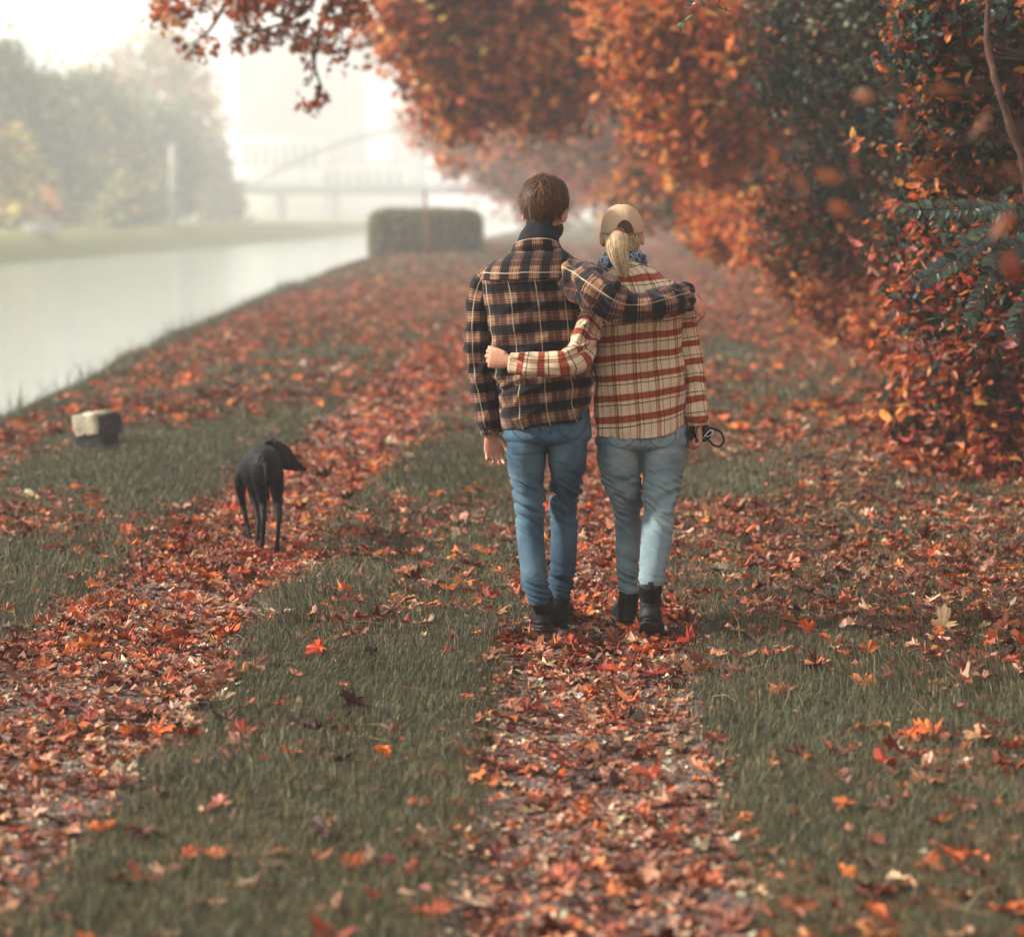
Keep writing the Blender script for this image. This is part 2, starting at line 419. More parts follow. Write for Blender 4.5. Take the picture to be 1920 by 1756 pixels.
# ------------------------------------------------------------------ terrain
_ey = np.array([0, 8, 14, 19.5, 27.7, 36, 49, 62, 80, 120, 700]); _ex = np.array([-4.5, -4.9, -5.2, -5.55, -6.15, -6.7, -7.7, -8.3, -8.9, -9.3, -9.3])
def edge_x(y): return np.interp(y, _ey, _ex)
TRACKS = [(0.0, 0.30, 0.0), (-1.84, 0.39, 0.0)]
def track_c(y): return -0.0006 * np.clip(y - 20, 0, 80) ** 2 * 0.35
def track_mask(x, y):
    c = track_c(y); m = 0
    wob = (0.10 * fbm(np.stack([x * 0 + 3, y * 0.9, x * 0], -1).reshape(-1, 3), 2) + .09 * fbm(np.stack([x * 2.2, y * 2.2, x * 0 + 8], -1).reshape(-1, 3), 2)).reshape(np.shape(x))
    for i, (cx, hw, _) in enumerate(TRACKS):
        d = np.abs(x - c - cx - wob * (1 if i else -1))
        m = np.maximum(m, 1 - sm(hw - 0.06, hw + 0.16, d))
    return m
def TZ(x, y):
    x = np.asarray(x, float); y = np.asarray(y, float); sh = np.broadcast(x, y).shape
    x = np.broadcast_to(x, sh).ravel(); y = np.broadcast_to(y, sh).ravel()
    P3 = np.stack([x, y, 0 * x], -1)
    z = 0.016 * fbm(P3 * 0.7, 3) + 0.008 * vnoise(P3 * 5) - .004
    z = z - 0.035 * track_mask(x, y)
    ex = edge_x(y)
    d = ex + 0.25 * fbm(P3 * 0.5 + 9, 2) - x                # >0 beyond the crest
    z = z - 0.12 * sm(-2.2, 0, d) - 1.75 * sm(-.55, 1.9, d)
    # ridge rising towards the hedge by the water
    z = z + 0.30 * sm(55, 78, y) * sm(-9.5, -6.5, x) * (1 - sm(-3.0, -1.0, x)) * (1 - sm(95, 120, y))
    # rising bank with shrubs to the right
    z = z + 0.16 * sm(1.8, 3.6, x) + 0.42 * np.clip(x - 3.2, 0, 30) * (1 - 0.5 * sm(15, 30, x))
    # far bank
    far = sm(-28.5, -33.5, x)
    z = z + far * (2.35 + 0.1 * fbm(P3 * 0.15, 2)) 
    return z.reshape(sh)

xs = np.unique(np.concatenate([np.arange(-420, -60, 30), np.arange(-60, -12, 1.5), np.arange(-12, -6, 0.25), np.arange(-6, 5, 0.07), np.arange(5, 12, 0.4), np.arange(12, 60, 3), np.arange(60, 340, 30)]))
ys = np.unique(np.concatenate([np.arange(-30, 2, 2), np.arange(2, 16, 0.09), np.arange(16, 40, 0.3), np.arange(40, 130, 1.0), np.arange(130, 400, 8), np.arange(400, 900, 50)]))
X, Y = np.meshgrid(xs, ys); Z = TZ(X, Y)
V = np.stack([X, Y, Z], -1).reshape(-1, 3); nx = len(xs); ny = len(ys)
i = np.arange(ny - 1)[:, None] * nx + np.arange(nx - 1)[None]
Fq = np.stack([i, i + 1, i + 1 + nx, i + nx], -1).reshape(-1, 4)
def ground_mat():
    m, nt, b, o = newmat('turf_and_leaf_mould')
    tc = N(nt, 'ShaderNodeTexCoord')
    def noi(s, d=5, out_=0):
        n = N(nt, 'ShaderNodeTexNoise'); n.inputs['Scale'].default_value = s; n.inputs['Detail'].default_value = d; nt.links.new(tc.outputs['Object'], n.inputs['Vector']); return n
    def ramp(src, stops):
        cr = N(nt, 'ShaderNodeValToRGB'); el = cr.color_ramp.elements
        while len(el) < len(stops): el.new(0.5)
        for k, (p, c) in enumerate(stops): el[k].position = p; 
        for k, (p, c) in enumerate(stops): el[k].color = (*c, 1) if len(c) == 3 else c
        nt.links.new(src, cr.inputs[0]); return cr
    g = ramp(noi(6).outputs[0], [(0.3, (0.030, 0.030, 0.016)), (0.5, (0.065, 0.062, 0.030)), (0.7, (0.11, 0.10, 0.05))])
    l = ramp(noi(9, 8).outputs[0], [(0.3, (0.07, 0.02, 0.012)), (0.45, (0.25, 0.06, 0.03)), (0.6, (0.42, 0.15, 0.08)), (0.75, (0.5, 0.3, 0.2))])
    at = N(nt, 'ShaderNodeAttribute', attribute_name='tint'); sp = N(nt, 'ShaderNodeSeparateColor'); nt.links.new(at.outputs['Color'], sp.inputs[0])
    k = ramp(noi(14, 3).outputs[0], [(0.4, (0, 0, 0)), (0.6, (1, 1, 1))])
    ad = N(nt, 'ShaderNodeMath', operation='MULTIPLY'); nt.links.new(sp.outputs[0], ad.inputs[0]); ad.inputs[1].default_value = 1.5
    mu = N(nt, 'ShaderNodeMath', operation='MULTIPLY', use_clamp=True); nt.links.new(ad.outputs[0], mu.inputs[0]); nt.links.new(k.outputs[0], mu.inputs[1])
    mi = N(nt, 'ShaderNodeMix', data_type='RGBA'); nt.links.new(mu.outputs[0], mi.inputs[0]); nt.links.new(g.outputs[0], mi.inputs[6]); nt.links.new(l.outputs[0], mi.inputs[7])
    fb = N(nt, 'ShaderNodeMix', data_type='RGBA'); fb.inputs[7].default_value = (.20, .20, .075, 1); nt.links.new(sp.outputs[1], fb.inputs[0]); nt.links.new(mi.outputs[2], fb.inputs[6])
    nt.links.new(fb.outputs[2], b.inputs['Base Color']); b.inputs['Roughness'].default_value = 0.95; b.inputs['Specular IOR Level'].default_value = 0.1
    bp = N(nt, 'ShaderNodeBump'); bp.inputs['Strength'].default_value = 0.8; bp.inputs['Distance'].default_value = 0.02
    nt.links.new(noi(30, 6).outputs[0], bp.inputs['Height']); nt.links.new(bp.outputs[0], b.inputs['Normal'])
    return m

# litter density: patches of fallen leaves, given where they lie on the ground
def gb(u, v, ru, rv, a):
    """patch centred where the photograph shows it, on the ground, sizes in metres"""
    p = G(u, v); q = G(u, v + rv); q2 = G(u, v - rv)
    return (p[0], p[1], ru * S(p[1]), max(abs(q2[1] - q[1]) / 2, 0.1), a)
PATCH = [gb(*a) for a in [
    (1450, 975, 200, 45, .9), (1620, 1080, 330, 120, .95), (1850, 1050, 260, 160, .95), (1500, 1180, 230, 80, .8), (1850, 1230, 220, 50, .8),
    (420, 1000, 160, 60, .9), (60, 985, 110, 35, .7), (180, 1000, 120, 30, .7), (420, 960, 120, 25, .6), (700, 850, 100, 50, .8),
    (1750, 1420, 130, 70, .7), (1850, 1560, 140, 80, .55), (1800, 1690, 140, 50, .5), (1500, 1640, 120, 50, .4), (1420, 1500, 80, 60, .35), (1350, 1230, 60, 40, .4),
    (700, 1140, 130, 60, .55), (850, 1130, 120, 50, .5), (830, 970, 110, 35, .7), (740, 945, 60, 20, .6), (950, 1010, 60, 30, .4),
    (640, 1230, 60, 30, .5), (680, 1430, 150, 40, .4), (540, 1560, 110, 60, .32), (800, 1390, 90, 40, .35), (300, 1650, 60, 30, .25), (900, 1590, 70, 30, .3),
    (1020, 1240, 90, 40, .6), (1000, 1420, 60, 40, .4), (130, 1180, 110, 60, .4), (40, 1250, 60, 70, .5),
    (450, 640, 160, 40, .9), (620, 560, 160, 60, .9), (760, 560, 130, 60, .9), (330, 740, 200, 25, .6), (250, 755, 160, 20, .75), (560, 720, 110, 25, .7), (850, 650, 70, 100, .9),
    (1400, 760, 140, 30, .5), (1450, 830, 170, 40, .75), (1620, 900, 170, 60, .8), (1600, 780, 200, 60, .9), (1350, 880, 60, 20, .2),
    (1380, 600, 160, 60, .95), (1500, 660, 160, 50, .95), (1300, 520, 120, 50, .95), (1450, 560, 200, 60, .95), (1250, 480, 100, 30, .9),
    (1100, 1000, 160, 300, .5),
]]
BARE = [gb(*a) for a in [(1370, 660, 50, 25, .9), (1440, 740, 120, 18, .7), (1350, 905, 90, 30, .9), (1350, 1380, 90, 80, .75), (1550, 1330, 210, 40, .7), (1500, 1540, 120, 70, .45),
                          (620, 790, 150, 42, .95), (300, 850, 230, 60, .9), (600, 665, 110, 16, .85), (840, 880, 90, 45, .9), (730, 700, 40, 30, .7), (520, 1250, 150, 50, .5), (750, 1300, 180, 60, .6)]]
def litter(x, y):
    x = np.asarray(x, float); y = np.asarray(y, float)
    P3 = np.stack([x.ravel(), y.ravel(), 0 * x.ravel()], -1)
    n = fbm(P3 * 0.9 + 31, 3).reshape(x.shape)
    base = np.where(x > .6, .26, 0.15) + 0.38 * sm(-0.05, 0.45, n)
    base = np.where(y > 16, 0.14 + 0.58 * sm(-0.15, 0.35, n), base)
    base = np.where((x > 2.3), np.maximum(base, 0.75), base)
    d = base
    for (cx, cy_, rx, ry, a) in PATCH:
        r2 = ((x - cx) / rx) ** 2 + ((y - cy_) / ry) ** 2
        d = np.maximum(d, a * np.exp(-r2 * 0.7) * (1 + 0.5 * n))
    for (cx, cy_, rx, ry, a) in BARE:
        r2 = ((x - cx) / rx) ** 2 + ((y - cy_) / ry) ** 2
        d = d * (1 - min(1, a * 1.1) * np.exp(-r2 * r2 * .5))
    ex = edge_x(y)
    d = d * (1 - 0.85 * sm(-0.75, -0.2, ex - x))
    return np.clip(d, 0, 1)

lit = np.zeros(X.shape)
near = (X > -12) & (X < 12) & (Y > 2) & (Y < 130)
lit[near] = litter(X[near], Y[near])
lit[(X >= 5)] = 0.9
lit[(X < -28)] = 0.0
gm = ground_mat()
ground = mesh_np('ground', V, Fq, gm, col=np.stack([lit.ravel(), (X < -26).ravel() * .8, lit.ravel()], -1))
tag(ground, 'grassy canal bank rolling down to the water and up to the shrubs', 'ground', kind='structure')

# worn tracks
def path_mat():
    m, nt, b, o = newmat('gritty_worn_track')
    tc = N(nt, 'ShaderNodeTexCoord')
    vo = N(nt, 'ShaderNodeTexVoronoi'); vo.inputs['Scale'].default_value = 55; nt.links.new(tc.outputs['Object'], vo.inputs['Vector'])
    no = N(nt, 'ShaderNodeTexNoise'); no.inputs['Scale'].default_value = 12; no.inputs['Detail'].default_value = 8; nt.links.new(tc.outputs['Object'], no.inputs['Vector'])
    sp = N(nt, 'ShaderNodeSeparateColor'); nt.links.new(vo.outputs['Color'], sp.inputs[0])
    ad = N(nt, 'ShaderNodeMath', operation='ADD'); nt.links.new(sp.outputs[0], ad.inputs[0]); nt.links.new(no.outputs[0], ad.inputs[1])
    hf = N(nt, 'ShaderNodeMath', operation='MULTIPLY'); hf.inputs[1].default_value = 0.5; nt.links.new(ad.outputs[0], hf.inputs[0])
    cr = N(nt, 'ShaderNodeValToRGB'); el = cr.color_ramp.elements
    el[0].position = 0.2; el[0].color = (0.045, 0.032, 0.030, 1); el[1].position = 0.8; el[1].color = (0.24, 0.165, 0.135, 1)
    e = el.new(0.5); e.color = (0.11, 0.072, 0.062, 1)
    nt.links.new(hf.outputs[0], cr.inputs[0]); nt.links.new(cr.outputs[0], b.inputs['Base Color'])
    b.inputs['Roughness'].default_value = 0.9
    bp = N(nt, 'ShaderNodeBump'); bp.inputs['Strength'].default_value = 0.9; bp.inputs['Distance'].default_value = 0.012
    nt.links.new(vo.outputs['Distance'], bp.inputs['Height']); nt.links.new(bp.outputs[0], b.inputs['Normal'])
    return m
pm = path_mat()
for (cx, hw, _), lb in zip(TRACKS, ['leaf strewn worn track under the walking couple', 'leaf strewn worn track the black dog walks on']):
    ysn = np.concatenate([np.arange(1.5, 20, 0.08), np.arange(20, 110, 0.5)])
    tt = np.linspace(-1, 1, 15)
    wob = 0.06 * fbm(np.stack([ysn * 2.5, ysn * 0 + cx, ysn * 0], -1), 3)
    xx = cx + track_c(ysn)[:, None] + tt[None] * (hw + 0.06 + np.abs(wob)[:, None] * 1.4)
    yy = np.broadcast_to(ysn[:, None], xx.shape)
    zz = TZ(xx, yy) + 0.008 * (1 - np.abs(tt[None]) ** 6) - 0.004 * np.abs(tt[None]) ** 6
    n1, n2 = xx.shape; q = np.arange(n1 - 1)[:, None] * n2 + np.arange(n2 - 1)[None]
    o = mesh_np('path', np.stack([xx, yy, zz], -1).reshape(-1, 3), np.stack([q, q + 1, q + 1 + n2, q + n2], -1).reshape(-1, 4), pm)
    tag(o, lb, 'path', kind='structure')

# water
def water_mat():
    m, nt, b, o = newmat('canal_water')
    b.inputs['Base Color'].default_value = (0.42, 0.46, 0.43, 1); b.inputs['Roughness'].default_value = 0.08; b.inputs['IOR'].default_value = 1.33
    b.inputs['Specular IOR Level'].default_value = 0.8
    tc = N(nt, 'ShaderNodeTexCoord'); mp = N(nt, 'ShaderNodeMapping'); mp.inputs['Scale'].default_value = (0.35, 2.2, 1); nt.links.new(tc.outputs['Object'], mp.inputs[0])
    n1 = N(nt, 'ShaderNodeTexNoise'); n1.inputs['Scale'].default_value = 1.1; n1.inputs['Detail'].default_value = 6; nt.links.new(mp.outputs[0], n1.inputs['Vector'])
    bp = N(nt, 'ShaderNodeBump'); bp.inputs['Strength'].default_value = 0.6; bp.inputs['Distance'].default_value = 0.05
    nt.links.new(n1.outputs[0], bp.inputs['Height']); nt.links.new(bp.outputs[0], b.inputs['Normal']); return m
WZ = -0.95
wx = np.linspace(-36, -5.2, 2); o = mesh_np('water', np.array([[-36, -30, WZ], [-5.0, -30, WZ], [-7.0, 900, WZ], [-36, 900, WZ]]), np.array([[0, 1, 2, 3]]), water_mat())
tag(o, 'pale calm canal water beside the grassy bank', 'water', kind='structure')

# ------------------------------------------------------------------ leaves
def outline_maple():
    pts = []
    for a, r in [(-90, .12), (-70, .33), (-52, .62), (-38, .38), (-20, .55), (-5, .82), (8, .62), (18, .80), (30, .50), (44, .42), (56, .72), (66, .90), (78, .78), (90, 1.0)]:
        pts.append((a, r))
    right = [(math.cos(R(a)) * r, math.sin(R(a)) * r) for a, r in pts]
    left = [(-x, y) for x, y in right[-2:0:-1]]
    return np.array(right + left) * 0.55
def outline_simple():
    right = [(0, -.5), (.22, -.25), (.42, -.05), (.25, .1), (.38, .35), (.12, .3), (0, .6)]
    return np.array(right + [(-x, y) for x, y in right[-2:0:-1]])
def outline_oval():
    return np.array([(0, -.5), (.2, -.25), (.25, .08), (.13, .38), (0, .55), (-.13, .38), (-.25, .08), (-.2, -.25)])
def outline_frag():
    return np.array([(-.4, -.15), (.05, -.35), (.5, -.05), (.25, .2), (-.2, .3)])
TM = {'maple': outline_maple(), 'simple': outline_simple(), 'oval': outline_oval(), 'frag': outline_frag(),
      'quad': np.array([(0, -.55), (.35, 0), (0, .55), (-.35, 0)])}
def leaf_arrays(P, size, nrm, kind, cols, curl=0.5, r=rng):
    """P (n,3) centres, size (n,), nrm (n,3) leaf normals -> V, F, C"""
    n = len(P); O = TM[kind]; K = len(O)
    T = np.vstack([[0, 0], O])                       # centre + outline
    x = T[None, :, 0] * np.ones((n, 1)); y = T[None, :, 1] * np.ones((n, 1))
    c1 = r.normal(0, curl, n)[:, None]; c2 = r.normal(0, curl, n)[:, None]; c3 = r.normal(0, curl, n)[:, None]
    wr = r.normal(0, 0.06 * (curl > 0.01) + 1e-6, (n, K + 1))
    z = c1 * x * x * 1.6 + c2 * y * y * 1.2 + c3 * x * y + np.abs(x) * r.uniform(0, 0.5, n)[:, None] * min(1, curl * 2) + wr * (np.hypot(x, y) > .1)
    sc = r.uniform(.75, 1.15, (n, 1)); x = x * sc
    nn = nrm / (np.linalg.norm(nrm, axis=1)[:, None] + 1e-9)
    a = r.normal(size=(n, 3)); t = np.cross(nn, a); t /= np.linalg.norm(t, axis=1)[:, None] + 1e-9; b = np.cross(nn, t)
    V = P[:, None] + size[:, None, None] * (x[..., None] * t[:, None] + y[..., None] * b[:, None] + z[..., None] * nn[:, None])
    j = np.arange(1, K + 1); k = np.roll(j, -1)
    f = np.stack([np.zeros(K, int), j, k], -1)
    Fa = (np.arange(n)[:, None, None] * (K + 1) + f[None]).reshape(-1, 3)
    C = np.repeat(cols, K + 1, axis=0)
    return V.reshape(-1, 3), Fa, C
def pick(pal, n, r=rng, jit=0.25, w=None):
    i = r.choice(len(pal), n, p=w); c = pal[i] * (1 + r.normal(0, jit, (n, 1)))
    return np.clip(c * (1 + r.normal(0, 0.07, (n, 3))), 0.002, 0.9)
PAL = {
    'red': hx('b84826', 'cc562c', '9c3a20', 'dc6c30', '7e301c', '94422a', 'dc7c40', 'b45c36'),
    'litter': hx('b04e2e', 'c86238', '8e3e26', 'd67c48', '6e3022', 'c48c70', 'dcac8c', 'a4644a', 'de702f', '7e4632', '98543a', '56261e', 'bc7e5c'),
    'tan': hx('c9957a', 'd8ab8c', 'b57a62', 'a5664f', '8f4f3c', 'c07a58', 'e0bda0', '7a4236', 'b86a48', '98604c'),
    'orange': hx('cc7038', 'dc8044', 'c06838', 'b05c34', 'e09455', 'a05434', 'e48e46'),
    'rusty': hx('b06844', 'bc744a', '9a583c', 'a46044', 'c88856', '844c38', 'c08a5c'),
    'brownor': hx('9a4a2c', 'b85c34', '7a3a26', 'a8643c', '86402a', 'c46a3c'),
    'green': hx('2c3a33', '35443a', '3d4c40', '26322d', '4a5848', '2f3f3c'),
    'olive': hx('5c5c3c', '6a6844', '4c4e36', '787050', '545038'),
    'pink': hx('c88070', 'b86a5a', 'a85444', 'd49080', '8f4038', '7a3430', 'c05038'),
    'hazegreen': hx('66744a', '768450', '586a46', '868c54'),
    'yellow': hx('a89a58', 'b4a258', '9c8e50', 'b89a58'),
}

# --- fallen leaves on the grass and tracks (nobody could count them)
def sample_ground(n, y0, y1, xl, xr, dens, r=rng):
    """rejection-sample ground points, real density per square metre independent of the view"""
    y = r.uniform(y0, y1, n); x = r.uniform(0, 1, n)
    a = xl(y); b = xr(y); wmax = (b - a).max(); keep = r.random(n) < (b - a) / wmax
    x = a + x * (b - a); x = x[keep]; y = y[keep]
    k = r.random(len(x)) < dens(x, y); return x[k], y[k]
XL = lambda y: np.maximum(-0.34 * y - 0.6, edge_x(y) - 0.6)
XR = lambda y: np.minimum(0.235 * y + 0.9, 7.0)
mb = MB()
def lay(x, y, smin, smax, kind, pal, curl, lift=0.02, tilt=0.35, w=None, jit=.25):
    n = len(x); size = rng.uniform(smin, smax, n)
    z = TZ(x, y) + rng.uniform(0.004, lift, n)
    e = 0.05; 
    nrm = np.stack([rng.normal(0, tilt, n), rng.normal(0, tilt, n), np.ones(n)], -1)
    cc_ = pick(pal, n, jit=jit, w=w); dk = rng.random(n) < .28; cc_[dk] *= .42; cc_ = cc_ * .70
    V_, F_, C_ = leaf_arrays(np.stack([x, y, z], -1), size, nrm, kind, cc_, curl)
    mb.add(V_, F_, C_)
x, y = sample_ground(36000, 3.6, 16, XL, XR, lambda x, y: litter(x, y) ** 1.2 * 0.9)
lay(x, y, .045, .135, 'maple', PAL['litter'] * 1.08, .42, .035, .24)
x, y = sample_ground(42000, 3.6, 16, XL, XR, lambda x, y: litter(x, y) ** 1.3 * 0.9)
lay(x, y, .015, .055, 'frag', np.vstack([PAL['litter'], PAL['tan'], PAL['brownor']]), .6, .04, .45)
x, y = sample_ground(52000, 16, 45, XL, XR, lambda x, y: litter(x, y) * 0.85)
lay(x, y, .08, .16, 'simple', np.vstack([PAL['red'], PAL['litter']]) * 1.15, .4, .06, .3)
x, y = sample_ground(34000, 45, 110, XL, XR, lambda x, y: litter(x, y) * 0.7)
lay(x, y, .12, .22, 'quad', np.vstack([PAL['red'], PAL['rusty']]), .4, .06, .3)
# tracks: matted tan leaf pieces with some red whole leaves
def trk(x, y): return track_mask(x, y) * (0.45 + 0.55 * sm(-.3, .3, fbm(np.stack([x * 1.7, y * 1.7, x * 0 + 5], -1), 2)))
TXL = lambda y: np.full_like(y, -2.5); TXR = lambda y: np.full_like(y, 0.6)
x, y = sample_ground(85000, 3.6, 15, TXL, TXR, trk)
lay(x, y, .014, .052, 'frag', PAL['tan'] * 1.35, .5, .018, .25, jit=.4)
x, y = sample_ground(11500, 3.6, 15, TXL, TXR, trk)
lay(x, y, .04, .115, 'maple', np.vstack([PAL['tan'] * 1.3, PAL['tan'] * 1.2, PAL['litter']]), .38, .016, .16)
x, y = sample_ground(4200, 7.6, 15, TXL, TXR, trk)
lay(x, y, .06, .135, 'maple', PAL['red'] * 1.1, .42, .026, .22)
x, y = sample_ground(30000, 15, 60, lambda y: TXL(y) + track_c(y), lambda y: TXR(y) + track_c(y), trk)
lay(x, y, .06, .14, 'simple', np.vstack([PAL['red'], PAL['pink'] * 1.3, PAL['tan'] * 1.5, PAL['tan'] * 1.3]), .4, .03, .25)
o = mb.build('fallen_leaves', M['litter'], smooth=False)
tag(o, 'carpet of red, orange and tan fallen maple leaves on grass and tracks', 'fallen leaves', kind='stuff')

# single leaves that stand out
for lb, u, v, sz, colr, tl in [('large dark maroon maple leaf standing up in the grass between the tracks', 665, 1338, .115, '3a1a1c', (.1, -1.0, .5)),
        ('bright orange maple leaf lying in the grass, nearer than the dark maroon leaf', 725, 1425, .075, 'e07a2c', (.2, -.5, .9)),
        ('bright orange maple leaf in the grass right of the boots', 1515, 1192, .095, 'e0602a', (.3, -.8, .6)),
        ('big pale tan curled maple leaf among the red ones', 1768, 1188, .14, 'd8b48c', (.1, -.6, .7)),
        ('single green leaf among the fallen red leaves', 1572, 1116, .07, '4a5c50', (.5, -.6, .7)),
        ('orange red maple leaf on the grass left of the walkers', 598, 1230, .11, 'c8502c', (-.2, -.6, .7)),
        ('orange leaf half hidden in the near grass below the right side', 1585, 1650, .06, 'e08440', (.2, -.4, .9)),
        ('pinkish red leaf lying flat under the edge of the pink shrub', 1730, 882, .13, 'e0735a', (.1, -.3, .9))]:
    p = G(u, v); p[2] = float(TZ(p[0], p[1])) + .035
    V_, F_, C_ = leaf_arrays(np.zeros((1, 3)), np.array([sz]), np.array([tl]), 'oval' if 'green' in lb else 'maple', hx(colr), .35)
    V_ = V_ - [0, 0, V_[:, 2].min() + .028]
    o = mesh_np('maple_leaf', V_, F_, M['litter'], col=C_, smooth=False); o.location = tuple(p); tag(o, lb, 'leaf')
# fallen twigs and bits of stalk
mt = MB(); x, y = sample_ground(2600, 3.8, 14, XL, XR, lambda x, y: .25 + .5 * litter(x, y))
for x_, y_ in zip(x, y):
    a = rng.uniform(0, 6.28); L = rng.uniform(.04, .16); z_ = float(TZ(x_, y_)) + .022; d_ = np.array([math.cos(a), math.sin(a), rng.normal(0, .12)]) * L
    Q = np.array([[x_, y_, z_], [x_, y_, z_ + .006] + d_ * .5 + rng.normal(0, .006, 3), [x_, y_, z_] + d_])
    V_, F_, _ = tube(Q, [.0016, .0014, .0009], 4, False, up=(0, 0, 1)); mt.add(V_, F_)
o = mt.build('fallen_twigs', varied('dry_twig', (.10, .06, .04), (.34, .22, .15), 3, .8, 0)); tag(o, 'thin dry twigs and leaf stalks strewn through grass and leaves', 'twigs', kind='stuff')

# --- grass
def grass(n, y0, y1, hmin, hmax, wd_, XL_=XL, XR_=XR):
    def dens(x, y):
        g = 1 - track_mask(x, y) * 0.985
        g = g * (1 - 0.35 * litter(x, y)) * (1 - sm(2.6, 3.6, x) * .8)
        return g * (0.6 + 0.4 * sm(-.4, .3, fbm(np.stack([x * 2.2, y * 2.2, x * 0], -1), 2)))
    x, y = sample_ground(n, y0, y1, XL_, XR_, dens); n = len(x)
    z = TZ(x, y) - 0.004
    P = np.stack([x, y, z], -1)
    cl = fbm(P * 1.6 + 4, 2); h = rng.uniform(hmin, hmax, n) * (1 + 0.45 * cl)
    a = rng.uniform(0, 2 * math.pi, n); lean = np.abs(rng.normal(0.3, 0.35, n)) + 0.1
    flow = fbm(P * 0.8 + 40, 2) * 2.5
    d = np.stack([np.cos(a * .55 + flow), np.sin(a * .55 + flow), 0 * a], -1); s = np.stack([-np.sin(a), np.cos(a), 0 * a], -1)
    w = (rng.uniform(.6, 1.2, n) * wd_)[:, None]
    p1 = P + d * (h * lean * .35)[:, None] + np.array([0, 0, 1]) * (h * .6)[:, None]
    p2 = P + d * (h * lean)[:, None] + np.array([0, 0, 1]) * (h * (1 - .22 * lean))[:, None]
    V_ = np.stack([P - s * w, P + s * w, p1 + s * w * .8, p1 - s * w * .8, p2], 1).reshape(-1, 3)
    b = np.arange(n)[:, None] * 5
    Q = b + np.array([0, 1, 2, 3]); T = b + np.array([3, 2, 4])
    pal = hx('4b4c3a', '424638', '565541', '666249', '373e34', '6f674f', '958a68', '434c42')
    c = pick(pal, n, jit=.2, w=[.2, .18, .17, .13, .15, .08, .04, .05]) * (1 + 0.35 * fbm(P * 1.1 + 80, 3)[:, None])
    mb.add(V_, T, np.repeat(c, 5, axis=0)); k = mb.n - len(V_)
    mb.F.setdefault(4, []).append(Q + k)
mb = MB()
grass(520000, 3.7, 9.5, .022, .060, .0016)
grass(330000, 9.5, 17, .03, .07, .0030)
grass(200000, 17, 40, .05, .11, .006)
grass(90000, 40, 100, .06, .13, .014)
# taller fringe along the crest of the bank
ex_f = lambda y: edge_x(y) - .5; ex_g = lambda y: edge_x(y) + .5
grass(60000, 9, 40, .06, .16, .004, ex_f, ex_g)
grass(20000, 40, 90, .08, .18, .010, ex_f, ex_g)
grass(2600, 9, 60, .18, .38, .005, ex_f, ex_g)
grass(2500, 4, 16, .08, .15, .002)
o = mb.build('grass', M['grass'], smooth=False)
tag(o, 'matted olive green grass on the bank and between the tracks', 'grass', kind='stuff')
print('ground done')
#PART2
# ------------------------------------------------------------------ people
def loft(keys, seg=10, ns=96, sag=None, inner=0.0, top_in=0.0):
    """keys (vL,uL,vR,uR,Y,half depth,exponent): rings facing the photograph's left and right outline.
    theta 0 is the middle of the back. returns grid points, u (arc from mid back), v (length)"""
    rows = []
    for (vL, uL, vR, uR, Yc, hd, n) in keys:
        a = W(uL, vL, Yc); b = W(uR, vR, Yc)
        rows.append(np.concatenate([(a + b) / 2, (b - a) / 2, [hd, n]]))
    Kx = catmull(rows, seg)
    th = np.linspace(-math.pi, math.pi, ns, endpoint=False)
    sn, cs = np.sin(th), np.cos(th)
    e = 2 / Kx[:, 7:8]
    x = np.sign(sn) * np.abs(sn) ** e; y = -np.sign(cs) * np.abs(cs) ** e
    P = Kx[:, None, 0:3] + x[..., None] * Kx[:, None, 3:6] + y[..., None] * np.array([0, 1, 0]) * Kx[:, None, 6:7]
    if sag is not None: P = sag(P, th)
    d = np.linalg.norm(P - np.roll(P, 1, axis=1), axis=2)
    mid = ns // 2
    arc = np.cumsum(d, axis=1); arc = arc - arc[:, mid:mid + 1]
    v = np.concatenate([[0], np.cumsum(np.linalg.norm(np.diff(Kx[:, 0:3], axis=0), axis=1))])
    return P, arc, np.broadcast_to(v[:, None], arc.shape), th
def grid_normals(P):
    du = np.roll(P, -1, 1) - np.roll(P, 1, 1); dv = np.gradient(P, axis=0)
    n = np.cross(du, dv); n /= np.linalg.norm(n, axis=2)[..., None] + 1e-9
    c = P.mean(1, keepdims=True); s = np.sign(((P - c) * n).sum(2).mean()); return n * s
def ridged(p, o=2): 
    return 1 - 2 * np.abs(fbm(p, o)) * 1.6

def place(V, Mx): return V @ np.array(Mx)[:3, :3].T + np.array(Mx)[:3, 3]
def frame(c, yaw=0.0, pitch=0.0, roll=0.0):
    return np.array(Matrix.Translation(Vector(c)) @ Matrix.Rotation(yaw, 4, 'Z') @ Matrix.Rotation(pitch, 4, 'X') @ Matrix.Rotation(roll, 4, 'Y'))

